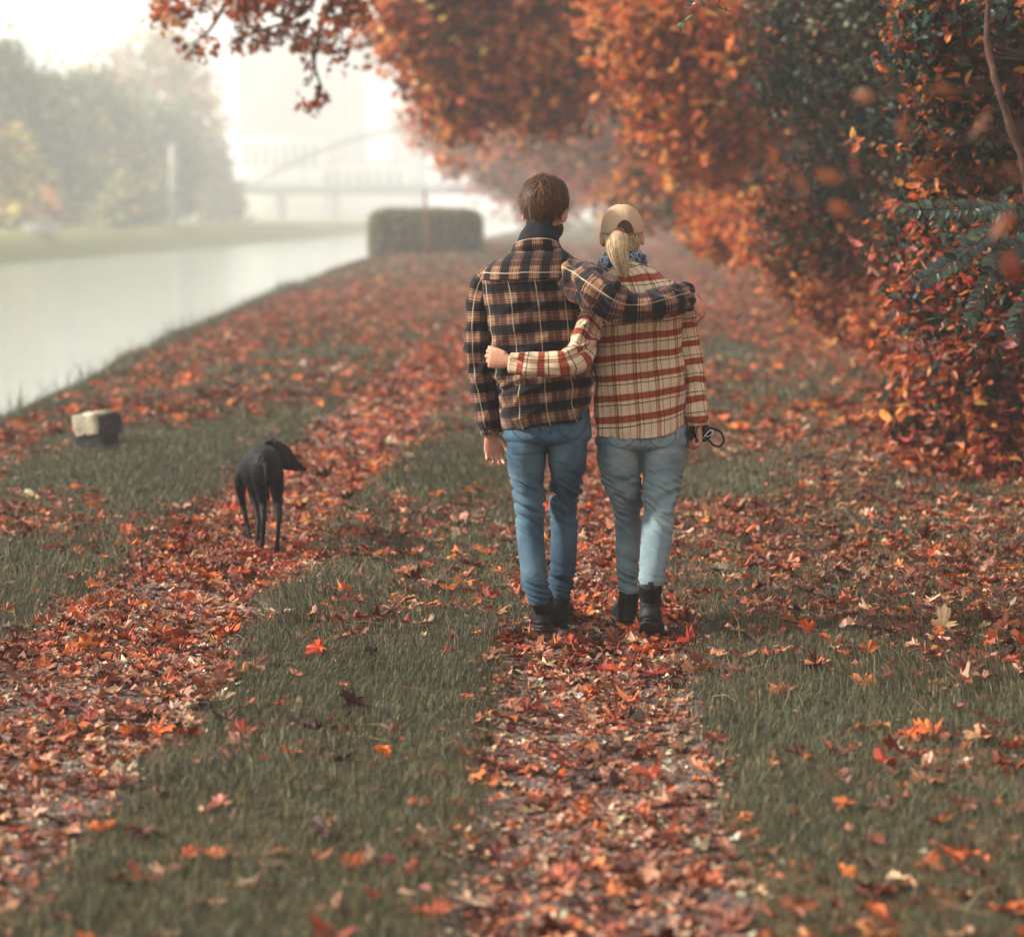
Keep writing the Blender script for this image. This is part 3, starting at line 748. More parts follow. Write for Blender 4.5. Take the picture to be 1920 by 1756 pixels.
def hand(w, d, n, s, curl=(0.5, 0.6, 0.5), thumb=(0.6, 0.7, 0.25), k=1.0, spread=0.1):
    w = np.asarray(w, float); d = np.array(d, float); d /= np.linalg.norm(d)
    n = np.array(n, float); n = n - d * (n @ d); n /= np.linalg.norm(n)
    s = np.array(s, float); s = s - d * (s @ d) - n * (s @ n); s /= np.linalg.norm(s)
    P = [tube([w - d * .03 * k, w, w + d * .03 * k, w + d * .065 * k, w + d * .088 * k], np.array([.026, .027, .036, .041, .036]) * k, 12, True, np.array([.020, .019, .017, .015, .012]) * k, n)[:2]]
    for i, (o, L) in enumerate([(.030, .074), (.0105, .082), (-.0095, .076), (-.0285, .060)]):
        b = w + d * (.082 - .004 * abs(i - 1)) * k + s * o * k
        q = [b]; a = 0.0; c = b
        for j, f in enumerate((.45, .30, .25)):
            a += curl[j] * (1 + .12 * i)
            dd = d * math.cos(a) + n * math.sin(a) + s * spread * (1.5 - i) * .35
            c = c + dd * L * f * k; q.append(c)
        q = catmull(q, 4); P.append(tube(q, np.linspace(.0092, .0068, len(q)) * k, 8, True, None, n)[:2])
        P.append(ellipsoid(q[-1], np.array([.0068] * 3) * k, 8, 6))
    b = w + d * .022 * k + s * .026 * k
    t = d * thumb[0] + s * thumb[1] + n * thumb[2]; t /= np.linalg.norm(t)
    t2 = t * .8 + d * .5 + n * .2; t2 /= np.linalg.norm(t2)
    q = catmull([b, b + t * .033 * k, b + t * .033 * k + t2 * .03 * k, b + t * .033 * k + t2 * .055 * k], 4)
    P.append(tube(q, np.linspace(.014, .008, len(q)) * k, 8, True, None, n)[:2])
    P.append(ellipsoid(q[-1], np.array([.008] * 3) * k, 8, 6))
    return P

def head_pieces(Mx, female=False):
    k = 0.94 if female else 1.0
    L = [((0, -.012, .030), (.076, .096, .094)), ((0, .030, -.030), (.060, .066, .082)), ((0, .060, -.094), (.030, .028, .022)),
         ((0, .086, .022), (.046, .016, .012)), ((0, .104, -.024), (.012, .022, .020)), ((0, .100, -.002), (.009, .014, .030)),
         ((.032, .068, -.030), (.024, .024, .022)), ((-.032, .068, -.030), (.024, .024, .022)),
         ((0, .088, -.060), (.024, .014, .007)), ((0, .087, -.070), (.022, .013, .007))]
    P = []
    for c, r in L:
        V, F_ = ellipsoid(np.array(c) * k, np.array(r) * k, 20, 14); P.append((place(V, Mx), F_))
    for s in (-1, 1):
        rot = np.array(Matrix.Rotation(s * R(-28), 3, 'Z') @ Matrix.Rotation(R(-8), 3, 'X'))
        V, F_ = ellipsoid(np.array((s * .087, -.016, -.016)) * k, np.array((.0065, .019, .033)) * k, 14, 12, rot); P.append((place(V, Mx), F_))
        V, F_ = ellipsoid(np.array((s * .076, -.002, -.020)) * k, np.array((.010, .012, .022)) * k, 12, 10); P.append((place(V, Mx), F_))
    q = [(0, -.028, -.03), (0, -.036, -.09), (0, -.048, -.15), (0, -.055, -.21)]
    V, F_, _ = tube(np.array(q) * 1.0, np.array([.050, .052, .056, .062]) * k, 18, True, np.array([.055, .056, .06, .06]) * k); P.append((place(V, Mx), F_))
    return P

def make_eyes(Mx, parent, k=1.0):
    for s in (-1, 1):
        V, F_ = ellipsoid(np.array((s * .031, .080, .004)) * k, np.array((.0125, .0115, .0115)) * k, 12, 8)
        e = MB().add(place(V, Mx), F_).build('eye', M['eye'], parent)
        V, F_ = ellipsoid(np.array((s * .031, .0905, .004)) * k, np.array((.0055, .0025, .0055)) * k, 10, 6)
        MB().add(place(V, Mx), F_).build('iris', M['bark'], e)

def strands(roots, flow, n_seg, step, width, cols, Mx, jitter=0.25, r=rng, wave=0.0):
    """short ribbons following flow(p)->(dir, normal) from each root (local head space)"""
    n = len(roots); P = roots.copy(); pts = [P.copy()]; nrm = []
    bias = r.normal(0, jitter, (n, 3))
    for k in range(n_seg):
        d, nn = flow(P); d = d + bias * .6
        d = d - nn * (d * nn).sum(1)[:, None] * .85
        d /= np.linalg.norm(d, axis=1)[:, None] + 1e-9
        P = P + d * (step * (1 if np.ndim(step) == 0 else 1)); pts.append(P.copy()); nrm.append(nn)
    nrm.append(nrm[-1]); pts = np.array(pts); nrm = np.array(nrm)
    T = np.gradient(pts, axis=0); B = np.cross(T, nrm); B /= np.linalg.norm(B, axis=2)[..., None] + 1e-9
    tp = np.array([1 - .75 * (i / n_seg) ** 2 for i in range(n_seg + 1)])[:, None, None] * width
    Lf = pts - B * tp; Rt = pts + B * tp
    V = np.stack([Lf, Rt], 2).transpose(1, 0, 2, 3).reshape(-1, 3); m = n_seg + 1
    q = np.arange(n_seg) * 2
    f = np.stack([q, q + 1, q + 3, q + 2], -1)
    Fq = (np.arange(n)[:, None, None] * 2 * m + f[None]).reshape(-1, 4)
    return place(V, Mx), Fq, np.repeat(cols, 2 * m, axis=0)

def sleeve(path, folds=0.005, ns=40, seg=8, seed=0, elbow=None, swap=False):
    """path (u,v,Y,r px) -> displaced cloth tube with a turned-in cuff; last key is the cuff"""
    K = [np.concatenate([W(u, v, Yc), [r * S(Yc)]]) for u, v, Yc, r in path]
    Kx = catmull(K, seg); P = Kx[:, :3]; r = Kx[:, 3]
    V, Fq, uv = tube(P, r, ns, False)
    L = uv[:, 1].reshape(len(P), ns)[:, 0]; Lt = L[-1]
    th = np.tile(np.arange(ns) / ns * 2 * math.pi, len(P)); l = uv[:, 1]
    c = np.repeat(P, ns, 0); nr = V - c; nr /= np.linalg.norm(nr, axis=1)[:, None]
    q = np.stack([np.cos(th) * .9 + seed, np.sin(th) * .9, l * 13 + np.sin(th) * .9], -1)
    amp = 1.35 * folds * (.5 + 1.0 * np.exp(-((l / Lt - (elbow or .5)) / .16) ** 2) + .8 * np.exp(-((l / Lt - .93) / .06) ** 2) + .5 * np.exp(-((l / Lt) / .12) ** 2))
    V = V + nr * (amp * (ridged(q, 2)) + .004 * fbm(V * 14, 2))[:, None]
    # cuff edge turned inwards
    e = V[-ns:]; ce = P[-1]; ax = P[-1] - P[-2]; ax /= np.linalg.norm(ax)
    r1 = ce + (e - ce) * .90 + ax * .002; r2 = ce + (e - ce) * .84 - ax * .03
    V = np.vstack([V, r1, r2]); uv = np.vstack([uv, uv[-ns:], uv[-ns:]]); Fq = ring_grid(len(P) + 2, ns)
    return V, Fq, uv, P, r

def jacket_torso(keys, seg, folds, sag=None, hem_in=True):
    P, arc, v, th = loft(keys, seg, 110, sag)
    nrm = grid_normals(P)
    P = P + nrm * folds(P, th)[..., None]
    # keys run from hem up; hem turned in
    c = P[0].mean(0); up = np.array([0, 0, .035])
    r1 = c + (P[0] - c) * .965; r2 = c + (P[0] - c) * .93 + up
    G_ = np.concatenate([r2[None], r1[None], P]); A = np.concatenate([arc[:1], arc[:1], arc]); Vv = np.concatenate([v[:1], v[:1], v])
    return G_, np.stack([A, Vv, 0 * A], -1)

def boot(heel, yaw, pitch, top, width=.047, length=.285, shaft_r=.048, parent=None, label=None, tab=False):
    """heel: ground-side point at the back of the sole; local +y runs to the toe"""
    Mx = frame(heel, yaw, pitch)
    def T(V): return place(np.asarray(V, float), Mx)
    top = np.asarray(top, float)
    P = []
    ys_ = np.array([.012, .05, .10, .15, .20, .25, length - .012]) * (length / .285)
    rx = np.array([.030, .036, .035, .040, .046, .040, .018]) * (width / .047); hz = np.array([.055, .060, .060, .048, .036, .028, .016])
    c = np.stack([0 * ys_, ys_, hz * 1.0 + .012], -1)
    V, F_, _ = tube(catmull(c, 3), catmull(rx[:, None], 3)[:, 0], 18, True, catmull(hz[:, None], 3)[:, 0], up=(0, 0, 1)); P.append((T(V), F_))
    a = T([[0, .052, .03]])[0]; b = T([[0, .045, .11]])[0]
    pth = catmull([a, b, b * .45 + top * .55, top], 4)
    V, F_, _ = tube(pth, np.linspace(.040, shaft_r, len(pth)), 18, True, np.linspace(.047, shaft_r * 1.08, len(pth))); P.append((V, F_))
    def df(co, nr):
        return co + nr * (.0028 * ridged(co * [12, 12, 34], 2))[:, None]
    o = fuse('boot', P, .006, M['boot'], parent, 3, df)
    if label: o['label'] = label
    # sole: outline extruded, with a heel block
    th = np.linspace(0, 2 * math.pi, 36, endpoint=False)
    def out_(w, l0, l1):
        yy = (l0 + l1) / 2 + (l1 - l0) / 2 * np.sin(th); t = (yy / length)
        ww = w * (.78 + .30 * np.sin(np.clip(t, 0, 1) * math.pi * .9 - .5)); return np.stack([np.cos(th) * ww * (np.abs(np.cos(th)) ** -.35), yy], -1)
    m_ = MB()
    for (w, l0, l1, z0, z1) in [(width * .98, 0, length, .012, .026), (width * .94, 0.004, .085, .0, .0125), (width * .97, .12, length - .01, .003, .0125)]:
        o2 = out_(w, l0, l1); rings = []
        for z, k in ((z0, .94), (z0 + .003, 1), (z1 - .003, 1), (z1, .95)):
            cc = o2.mean(0); rings.append(np.column_stack([(o2 - cc) * k + cc, np.full(len(o2), z)]))
        V = np.concatenate(rings); n_ = len(th); Fq = ring_grid(4, n_)
        V = np.vstack([V, [[*o2.mean(0), z0]], [[*o2.mean(0), z1]]]); j = np.arange(0, n_, 2); kk = (j + 1) % n_; k2 = (j + 2) % n_
        Fq = np.vstack([Fq, np.stack([k2, kk, j, np.full(len(j), 4 * n_)], -1), np.stack([j + 3 * n_, kk + 3 * n_, k2 + 3 * n_, np.full(len(j), 4 * n_ + 1)], -1)])
        m_.add(T(V), Fq)
    m_.build('sole', M['sole'], o)
    if not tab: return o
    d = top - b; d /= np.linalg.norm(d)
    V, F_ = box((0, 0, 0), (.010, .003, .016), 0, .002); m2 = MB(); m2.add(V + top + np.array([0, -shaft_r * 1.12, -.012]), F_); m2.build('pull_tab', M['strap'], o)
    return o

def leg_folds(V0, ank, knee, amp=1.0, seed=0.0):
    def f(co, nr):
        z = co[:, 2]
        g = np.exp(-((z - knee) / .10) ** 2); h = np.exp(-((z - ank) / .07) ** 2); c = np.exp(-((z - .80) / .06) ** 2)
        sk = co.copy(); sk[:, 2] = z * 20 + co[:, 0] * 11 * np.sin(z * 9 + seed); sk[:, 0] *= 5; sk[:, 1] *= 5
        a = ridged(sk + seed, 2); sk2 = co * [7, 7, 44] + seed; sk2[:, 2] += co[:, 0] * 14; b = ridged(sk2, 2)
        fine = ridged(co * [9, 9, 46] + [seed, 0, 0] + np.stack([0 * z, 0 * z, co[:, 0] * 26], -1), 2)
        dg = ridged(np.stack([co[:, 0] * 16, co[:, 1] * 4, z * 26 - np.abs(co[:, 0] - co[:, 0].mean()) * 24 + seed], -1), 1)
        d = amp * (.0070 * g * a + .0080 * g * fine + .0100 * h * b + .0012 * a + .0010 * fine + .002 * fbm(co * 9 + seed, 2) + .0035 * dg * np.exp(-((z - .80) / .09) ** 2))
        return co + nr * d[:, None]
    return f

def legs_mesh(parent, mat, pelvis, legL, legR, ank, knee, amp, seed, voxel=.005, pocket=None):
    P = []
    g, _, _, th = loft(pelvis, 6, 40)
    n_ = g.shape[1]; V = g.reshape(-1, 3); Fq = ring_grid(len(g), n_)
    V = np.vstack([V, g[0].mean(0), g[-1].mean(0)]); j = np.arange(0, n_, 2); e = (len(g) - 1) * n_
    Fq = np.vstack([Fq, np.stack([j, (j + 1) % n_, (j + 2) % n_, np.full(len(j), len(g) * n_)], -1), np.stack([(j + 2) % n_ + e, (j + 1) % n_ + e, j + e, np.full(len(j), len(g) * n_ + 1)], -1)])
    P.append((V, Fq))
    for L in (legL, legR):
        K = catmull([np.concatenate([W(u, v, Yc), [(r - 1.2) * S(Yc), (r - 1.2) * S(Yc) * f]]) for u, v, Yc, r, f in L], 6)
        V, F_, _ = tube(K[:, :3], K[:, 3], 28, True, K[:, 4]); P.append((V, F_))
    fol = leg_folds(None, ank, knee, amp, seed)
    def df(co, nr):
        co = fol(co, nr)
        if pocket:
            for (u0, v0, u1, v1) in pocket:
                a = W(u0, v0, 8.3); b = W(u1, v1, 8.3)
                m_ = (co[:, 1] < 8.42) & (co[:, 0] > a[0]) & (co[:, 0] < b[0]) & (co[:, 2] < a[2]) & (co[:, 2] > b[2])
                co = co + nr * (m_ * .0035)[:, None]
        return co
    def at(co, nr):
        z = co[:, 2]
        f = .10 * np.exp(-((z - .62) / .14) ** 2) + .08 * np.exp(-((z - .36) / .10) ** 2) - .10 * np.exp(-((z - .92) / .08) ** 2) - .06 * sm(.2, .1, z)
        # rubbed lighter along fold crests
        sk = co.copy(); sk[:, 2] = z * 20 + co[:, 0] * 11 * np.sin(z * 9 + seed); sk[:, 0] *= 5; sk[:, 1] *= 5
        f = f + .03 * ridged(sk + seed, 2) * np.exp(-((z - knee) / .16) ** 2)
        return np.stack([f, f * 0, f * 0], -1)
    return fuse('jeans', P, voxel, mat, parent, 9, df, at)

# ---------------- the man
gx = G(1030, 1190)
mh = frame(W(1023, 394, 8.50), R(-20), R(-3), R(2))
man_armL = [(938, 508, 8.42, 16), (913, 528, 8.42, 25), (900, 562, 8.42, 25), (898, 605, 8.42, 26), (899, 655, 8.42, 27), (904, 705, 8.43, 26), (911, 748, 8.44, 24), (917, 780, 8.44, 22), (922, 808, 8.44, 20)]
man_armR = [(1030, 512, 8.45, 22), (1060, 518, 8.40, 32), (1090, 530, 8.31, 36), (1120, 550, 8.23, 35.5), (1146, 567, 8.205, 32), (1170, 575, 8.20, 29), (1200, 577, 8.20, 28.5), (1232, 570, 8.22, 27), (1256, 563, 8.26, 27), (1274, 558, 8.31, 25.5), (1286, 557, 8.36, 22)]
man_torso = [(803, 943, 781, 1111, 8.42, .135, 2.5), (792, 937, 772, 1111, 8.42, .138, 2.5), (762, 930, 748, 1110, 8.42, .140, 2.5), (710, 926, 700, 1107, 8.42, .136, 2.5),
             (650, 922, 642, 1103, 8.42, .132, 2.5), (590, 914, 585, 1100, 8.42, .134, 2.5), (545, 904, 545, 1100, 8.42, .134, 2.5), (522, 900, 522, 1094, 8.42, .128, 2.4)]
man_yoke = [(524, 899, 518, 1097, 8.42, .133, 2.4), (508, 907, 505, 1090, 8.42, .124, 2.35), (494, 922, 490, 1080, 8.425, .112, 2.3), (482, 942, 478, 1068, 8.43, .100, 2.2), (473, 958, 469, 1056, 8.435, .085, 2.1), (464, 968, 462, 1050, 8.44, .075, 2.0)]
man_legL = [(986, 790, 8.42, 36, 1.2), (986, 838, 8.42, 39, 1.42), (987, 868, 8.42, 36.5, 1.4), (989, 905, 8.41, 31, 1.3), (992, 950, 8.40, 26.5, 1.3), (994, 1000, 8.38, 26, 1.25), (998, 1045, 8.34, 26.5, 1.2), (1003, 1085, 8.31, 25.5, 1.15), (1010, 1110, 8.30, 22.5, 1.2), (1013, 1130, 8.30, 20, 1.25)]
man_legR = [(1067, 790, 8.42, 36, 1.2), (1065, 838, 8.42, 39, 1.42), (1064, 868, 8.44, 36, 1.38), (1061, 905, 8.48, 30, 1.3), (1058, 950, 8.53, 26.5, 1.3), (1058, 1000, 8.54, 25.5, 1.25), (1057, 1045, 8.54, 25.5, 1.2), (1053, 1085, 8.54, 23, 1.15), (1050, 1110, 8.54, 19.5, 1.2), (1048, 1128, 8.54, 18, 1.25)]
man_pelvis = [(836, 975, 834, 1078, 8.43, .060, 2.0), (822, 946, 822, 1106, 8.42, .122, 2.4), (800, 947, 796, 1108, 8.42, .124, 2.4), (760, 948, 756, 1104, 8.42, .112, 2.4), (700, 945, 700, 1100, 8.42, .10, 2.3)]

def body_from(head_m, torso, armL, armR, legL, legR, handL, handR, mat_name, female, loc, label):
    P = head_pieces(head_m, female)
    g, _, _, _ = loft([(a, b + 20, c, d - 20, Yc, hd - .045, n) for a, b, c, d, Yc, hd, n in torso], 5, 36)
    n_ = g.shape[1]; V = g.reshape(-1, 3); Fq = ring_grid(len(g), n_)
    V = np.vstack([V, g[0].mean(0), g[-1].mean(0)]); j = np.arange(0, n_, 2); e = (len(g) - 1) * n_
    Fq = np.vstack([Fq, np.stack([j, (j + 1) % n_, (j + 2) % n_, np.full(len(j), len(g) * n_)], -1), np.stack([(j + 2) % n_ + e, (j + 1) % n_ + e, j + e, np.full(len(j), len(g) * n_ + 1)], -1)])
    P.append((V, Fq))
    for L, k in ((armL, .72), (armR, .72)):
        K = catmull([np.concatenate([W(u, v, Yc), [r * S(Yc) * k]]) for u, v, Yc, r in L], 5)
        P.append(tube(K[:, :3], K[:, 3], 16, True)[:2])
    for L in (legL, legR):
        K = catmull([np.concatenate([W(u, v, Yc), [r * S(Yc) * .70]]) for u, v, Yc, r, f in L], 5)
        P.append(tube(K[:, :3], K[:, 3], 18, True)[:2])
    P += handL; P += handR
    return tag(fuse('person', P, .0042, M['skin'], None, 2, loc=loc), label, 'person')

wrL = W(922, 812, 8.445)
handML = hand(wrL, (.10, .10, -1), (.15, -1, 0), (1, .1, 0), (.35, .75, .45), (.75, .55, .5), .98)
wrR = W(1286, 556, 8.365)
handMR = hand(wrR + np.array([.006, .0, .004]), (.62, .35, -.62), (-.5, .55, -.5), (.1, .7, .5), (.35, .55, .35), (.5, .7, .2), .98)
man = body_from(mh, [k for k in man_torso[1:]] + man_yoke, man_armL, man_armR, man_legL, man_legR, handML, handMR, 'skin', False, (gx[0], 8.42, 0.0),
                'taller person in a brown and navy plaid jacket, arm round the other walker')
make_eyes(mh, man)

# jacket
def folds_man(P, th):
    q = P.reshape(-1, 3); s = P.shape[:2]
    z = q[:, 2]
    sk = np.stack([q[:, 0] * 5 + q[:, 2] * 2.5, q[:, 1] * 4, q[:, 2] * 9 - q[:, 0] * 5], -1)
    low = sm(1.25, .95, z); waist = np.exp(-((z - .99) / .07) ** 2)
    arm = np.exp(-((z - 1.33) / .12) ** 2) * sm(-.30, -.16, q[:, 0])
    d = .0095 * ridged(sk, 2) * (.6 + low) + .004 * ridged(sk * 1.9 + 7, 1) + .013 * waist * ridged(np.stack([q[:, 0] * 6, q[:, 1] * 3, q[:, 2] * 22 - q[:, 0] * 8], -1), 2) - .014 * waist
    vert = ridged(np.stack([q[:, 0] * 13 + .4 * z, q[:, 1] * 2, q[:, 2] * 1.6], -1), 1)
    d = d + .009 * vert * arm + .006 * vert * low
    return d.reshape(s)
jk, juv = jacket_torso(man_torso, 14, folds_man)
mb = MB(); mb.add(jk.reshape(-1, 3), ring_grid(len(jk), jk.shape[1]), uv=(juv + np.stack([0 * juv[..., 0], -.045 * juv[..., 0], 0 * juv[..., 0]], -1)).reshape(-1, 3) + [.012, .02, 0])
V_, F_, uv_, _, _ = sleeve(man_armL, .0055, 40, 10, 3.1, .55)
uvs = uv_.copy(); uvs[:, 0] += .055; mb.add(V_, F_, uv=uvs)
V_, F_, uv_, _, _ = sleeve(man_armR, .0125, 64, 14, 8.3, .42)
uvs = uv_.copy(); uvs[:, 0] += .075; uvs[:, 1] *= .9; mb.add(V_, F_, uv=uvs)
jacket = mb.build('jacket', M['plaid_dark'], man)
# yoke over the shoulders: the check runs the other way
yk, ya, yv, yth = loft(man_yoke, 10, 110)
nr_ = grid_normals(yk); yk = yk + nr_ * (.004 + .003 * fbm(yk.reshape(-1, 3) * 7, 2).reshape(yk.shape[:2]))[..., None]
lip = yk[0] - nr_[0] * .007
yk = np.concatenate([lip[None], yk]); ya = np.concatenate([ya[:1], ya]); yv = np.concatenate([yv[:1], yv])
mb = MB(); mb.add(yk.reshape(-1, 3), ring_grid(len(yk), yk.shape[1]), uv=np.stack([yv * 1.0 + .002, ya * 1.0 + .04, 0 * ya], -1).reshape(-1, 3))
mb.build('yoke', M['plaid_dark'], jacket)
def collar(c, rx, ry, rise, drop, h, lean, mat, parent, name='collar', uvshift=0.0, thick=.004, open_=0.35, fold=.034, swap=True):
    """shirt collar: stand rising from the neckline and the leaf folded down outside"""
    th = np.linspace(-math.pi + open_, math.pi - open_, 61)
    rows = []; c = np.asarray(c, float)
    prof = [(0.0, -.012, .93), (0.0, h * .5, .94), (.0, h, .97), (0, h + .004, 1.0), (0, h, 1.05), (0, h - fold * .5, 1.12), (0, h - fold, 1.17), (0, h - fold - .002, 1.14)]
    for _, z, k in prof:
        b = (1 - np.cos(th)) / 2
        ww = fbm(np.stack([np.sin(th) * 2, np.cos(th) * 2, th * 0 + z * 30], -1), 2) * .004
        x = np.sin(th) * (rx * k + ww); y = -np.cos(th) * (ry * k + ww)
        rows.append(np.stack([c[0] + x, c[1] + y, c[2] + z - drop * b ** 1.0 + lean * np.sin(th)], -1))
    Gd = np.array(rows); n1, n2 = Gd.shape[:2]
    q = np.arange(n1 - 1)[:, None] * n2 + np.arange(n2 - 1)[None]
    L = np.concatenate([[0], np.cumsum([abs(prof[i + 1][1] - prof[i][1]) + .003 for i in range(n1 - 1)])])
    a = np.broadcast_to(th[None] * rx * 1.05, (n1, n2)); l = np.broadcast_to(L[:, None], (n1, n2))
    uv = np.stack([l, a, 0 * a], -1) if swap else np.stack([a, l, 0 * a], -1)
    m_ = MB(); m_.add(Gd.reshape(-1, 3), np.stack([q, q + 1, q + 1 + n2, q + n2], -1).reshape(-1, 4), uv=uv.reshape(-1, 3) + [uvshift, uvshift, 0])
    return m_.build(name, mat, parent)
cc = W(1006, 474, 8.445)
collar(cc, .090, .088, 0, .060, .056, .004, M['plaid_dark'], jacket, uvshift=.045, fold=.040)
# dark neck warmer
nk = [W(1009, 470, 8.44), W(1011, 452, 8.445), W(1014, 438, 8.455), W(1017, 425, 8.462), W(1017, 424, 8.462), W(1015, 436, 8.46)]
V_, F_, uv_ = tube(catmull(nk, 3), catmull(np.array([.094, .084, .072, .062, .056, .054])[:, None], 3)[:, 0], 40, False)
V_ = V_ + .003 * fbm(V_ * 30, 2)[:, None] * np.array([1, 1, 0])
MB().add(V_, F_).build('neck_warmer', M['black_cloth'], man)
# cuff: short band with a button on the hanging sleeve
cfp = catmull([W(916, 778, 8.44), W(920, 800, 8.44), W(922, 812, 8.44)], 4)
V_, F_, uv_ = tube(cfp, np.linspace(.0475, .0440, len(cfp)), 36, False); rr = V_[-36:]; V_ = np.vstack([V_, cfp[-1] + (rr - cfp[-1]) * .9]); uv_ = np.vstack([uv_, uv_[-36:]])
cf = MB().add(V_, ring_grid(len(cfp) + 1, 36), uv=uv_[:, [1, 0, 2]] + [0.05, 0, 0]).build('cuff', M['plaid_dark'], jacket)

jeans = legs_mesh(man, M['denim_blue'], man_pelvis, man_legL, man_legR, .17, .52, 1.0, 2.7, pocket=[(958, 800, 1012, 852), (1040, 795, 1092, 846)])
boot(W(1019, 1184, 8.33), R(4), R(-9), W(1012, 1116, 8.30), .052, .295, .050, man)
boot(W(1047, 1180, 8.50), R(-3), R(0), W(1048, 1112, 8.54), .050, .295, .046, man)

def stitch(jn, lines, mat, r=.0016):
    """sewn seams that follow the cloth surface: lines in photograph pixels, dropped on the jeans from behind"""
    from mathutils.bvhtree import BVHTree
    me = jn.data; off = Vector(jn.parent.location); bv = BVHTree.FromPolygons([v.co + off for v in me.vertices], [tuple(p.vertices) for p in me.polygons])
    m_ = MB()
    for ln in lines:
        K = catmull([(u, v, 0) for u, v in ln], 8); pts = []
        for u, v, _ in K:
            w = W(u, v, 7.9); h = bv.ray_cast(Vector(w), Vector((0, 1, 0)))
            if h[0] is not None and h[0].y < 8.55: pts.append(np.array(h[0]) + np.array(h[1]) * r * .4)
        if len(pts) > 3:
            V, F_, _ = tube(np.array(pts), r, 6, True); m_.add(V, F_)
    if m_.n: m_.build('seam', mat, jn)
seam_b = varied('dark_blue_seam', (.012, .022, .038), (.03, .045, .065), 60, .9, .2)
seam_l = varied('grey_blue_seam', (.05, .075, .09), (.09, .12, .135), 60, .9, .2)
stitch(jeans, [[(950, 812), (953, 830), (975, 846), (1003, 836), (1006, 806)], [(1045, 806), (1047, 834), (1072, 846), (1094, 830), (1098, 806)], [(1027, 806), (1027, 836)], [(948, 806), (975, 812), (1026, 806), (1080, 808), (1106, 800)]], seam_b)
# hair of the man
def hair_shell(Mx, pieces, mat, parent, name='hair', voxel=.005, amp=.0055, cols=(0.045, 0.026, 0.018)):
    P = [(place(ellipsoid(np.array(c), np.array(r), 24, 16)[0], Mx), ellipsoid(np.array(c), np.array(r), 24, 16)[1]) for c, r in pieces]
    def df(co, nr): return co + nr * (amp * ridged(co * [60, 60, 12], 2))[:, None]
    o = fuse(name, P, voxel, mat, parent, 3, df)
    a = o.data.attributes.new('tint', 'FLOAT_COLOR', 'POINT'); n = len(o.data.vertices)
    c = np.ones((n, 4), np.float32); c[:, :3] = cols; a.data.foreach_set('color', c.ravel()); return o
hp = [((0, -.016, .046), (.083, .097, .086)), ((0, -.050, -.012), (.060, .052, .058)), ((.0, -.056, -.052), (.046, .036, .034)), ((-.052, -.02, .062), (.038, .06, .055)), ((.048, -.02, .066), (.042, .06, .056))]
hair = hair_shell(mh, hp, M['hair'], man)
def flow_man(P):
    c = np.array([0, -.016, .030]); rad = np.array([.086, .100, .098])
    nn = (P - c) / rad ** 2; nn /= np.linalg.norm(nn, axis=1)[:, None]
    side = np.sign(P[:, 0] - .006) * .9; side = side * sm(-.02, .10, P[:, 2])
    d = np.stack([side, -.28 + 0 * side, -1.1 + .0 * side], -1); return d, nn
n = 5200
u1 = rng.uniform(0, 2 * math.pi, n); z1 = rng.uniform(-.30, 1, n); q = np.sqrt(1 - z1 ** 2)
rt = np.stack([q * np.cos(u1) * .084, q * np.sin(u1) * .099, z1 * .098], -1) + [0, -.016, .034]
rt = rt[(rt[:, 1] < .055) | (rt[:, 2] > .07)]
rt = rt * (1 + rng.uniform(0, .12, (len(rt), 1)) ** 1.0)
hc = pick(hx('5a3d2c', '6f4c36', '412b20', '8a6448', '2e1f18'), len(rt), jit=.2, w=[.3, .25, .25, .08, .12])
V_, F_, C_ = strands(rt, flow_man, 7, .0080, .0010, hc, mh, .75)
mb = MB(); mb.add(V_, F_, C_)
n = 900; a = rng.uniform(-1.25, 1.25, n) - math.pi / 2
rt = np.stack([np.cos(a) * .058, np.sin(a) * .052 - .045, rng.uniform(-.085, -.02, n)], -1)
V_, F_, C_ = strands(rt, lambda P: (np.tile([0, .25, -1.0], (len(P), 1)), (P - [0, -.04, -.05]) * [1, 1, .1] / (np.linalg.norm((P - [0, -.04, -.05]) * [1, 1, .1], axis=1)[:, None] + 1e-9)), 4, .006, .0010, pick(hx('2a1c16', '3a281e'), n), mh, .3)
mb.add(V_, F_, C_); mb.build('hair_strands', M['hair'], hair, smooth=True)
V_, F_ = ellipsoid(np.array((0, .038, -.070)), np.array((.0615, .0665, .056)), 24, 16)
b_ = MB().add(place(V_, mh), F_, (0.035, 0.02, 0.014)).build('beard', M['hair'], man)

# ---------------- the woman
wh = frame(W(1166, 440, 8.56), R(6), R(-2), R(-1))
wo_torso = [(800, 1114, 788, 1292, 8.50, .130, 2.5), (788, 1113, 776, 1292, 8.50, .132, 2.5), (745, 1112, 735, 1287, 8.50, .132, 2.5), (690, 1112, 682, 1279, 8.50, .124, 2.5), (640, 1110, 634, 1277, 8.50, .124, 2.5),
            (595, 1107, 592, 1281, 8.50, .124, 2.5), (565, 1105, 562, 1286, 8.50, .124, 2.4), (543, 1108, 542, 1280, 8.50, .118, 2.4), (526, 1118, 526, 1258, 8.505, .105, 2.3), (513, 1128, 513, 1236, 8.51, .092, 2.2), (504, 1134, 504, 1214, 8.515, .080, 2.1), (496, 1138, 496, 1206, 8.52, .070, 2.0)]
wo_armR = [(1248, 540, 8.50, 14), (1268, 553, 8.50, 22), (1279, 578, 8.50, 25), (1284, 612, 8.50, 23), (1290, 655, 8.50, 22), (1297, 700, 8.49, 21.5), (1303, 745, 8.47, 21), (1307, 775, 8.46, 20), (1308, 796, 8.46, 16)]
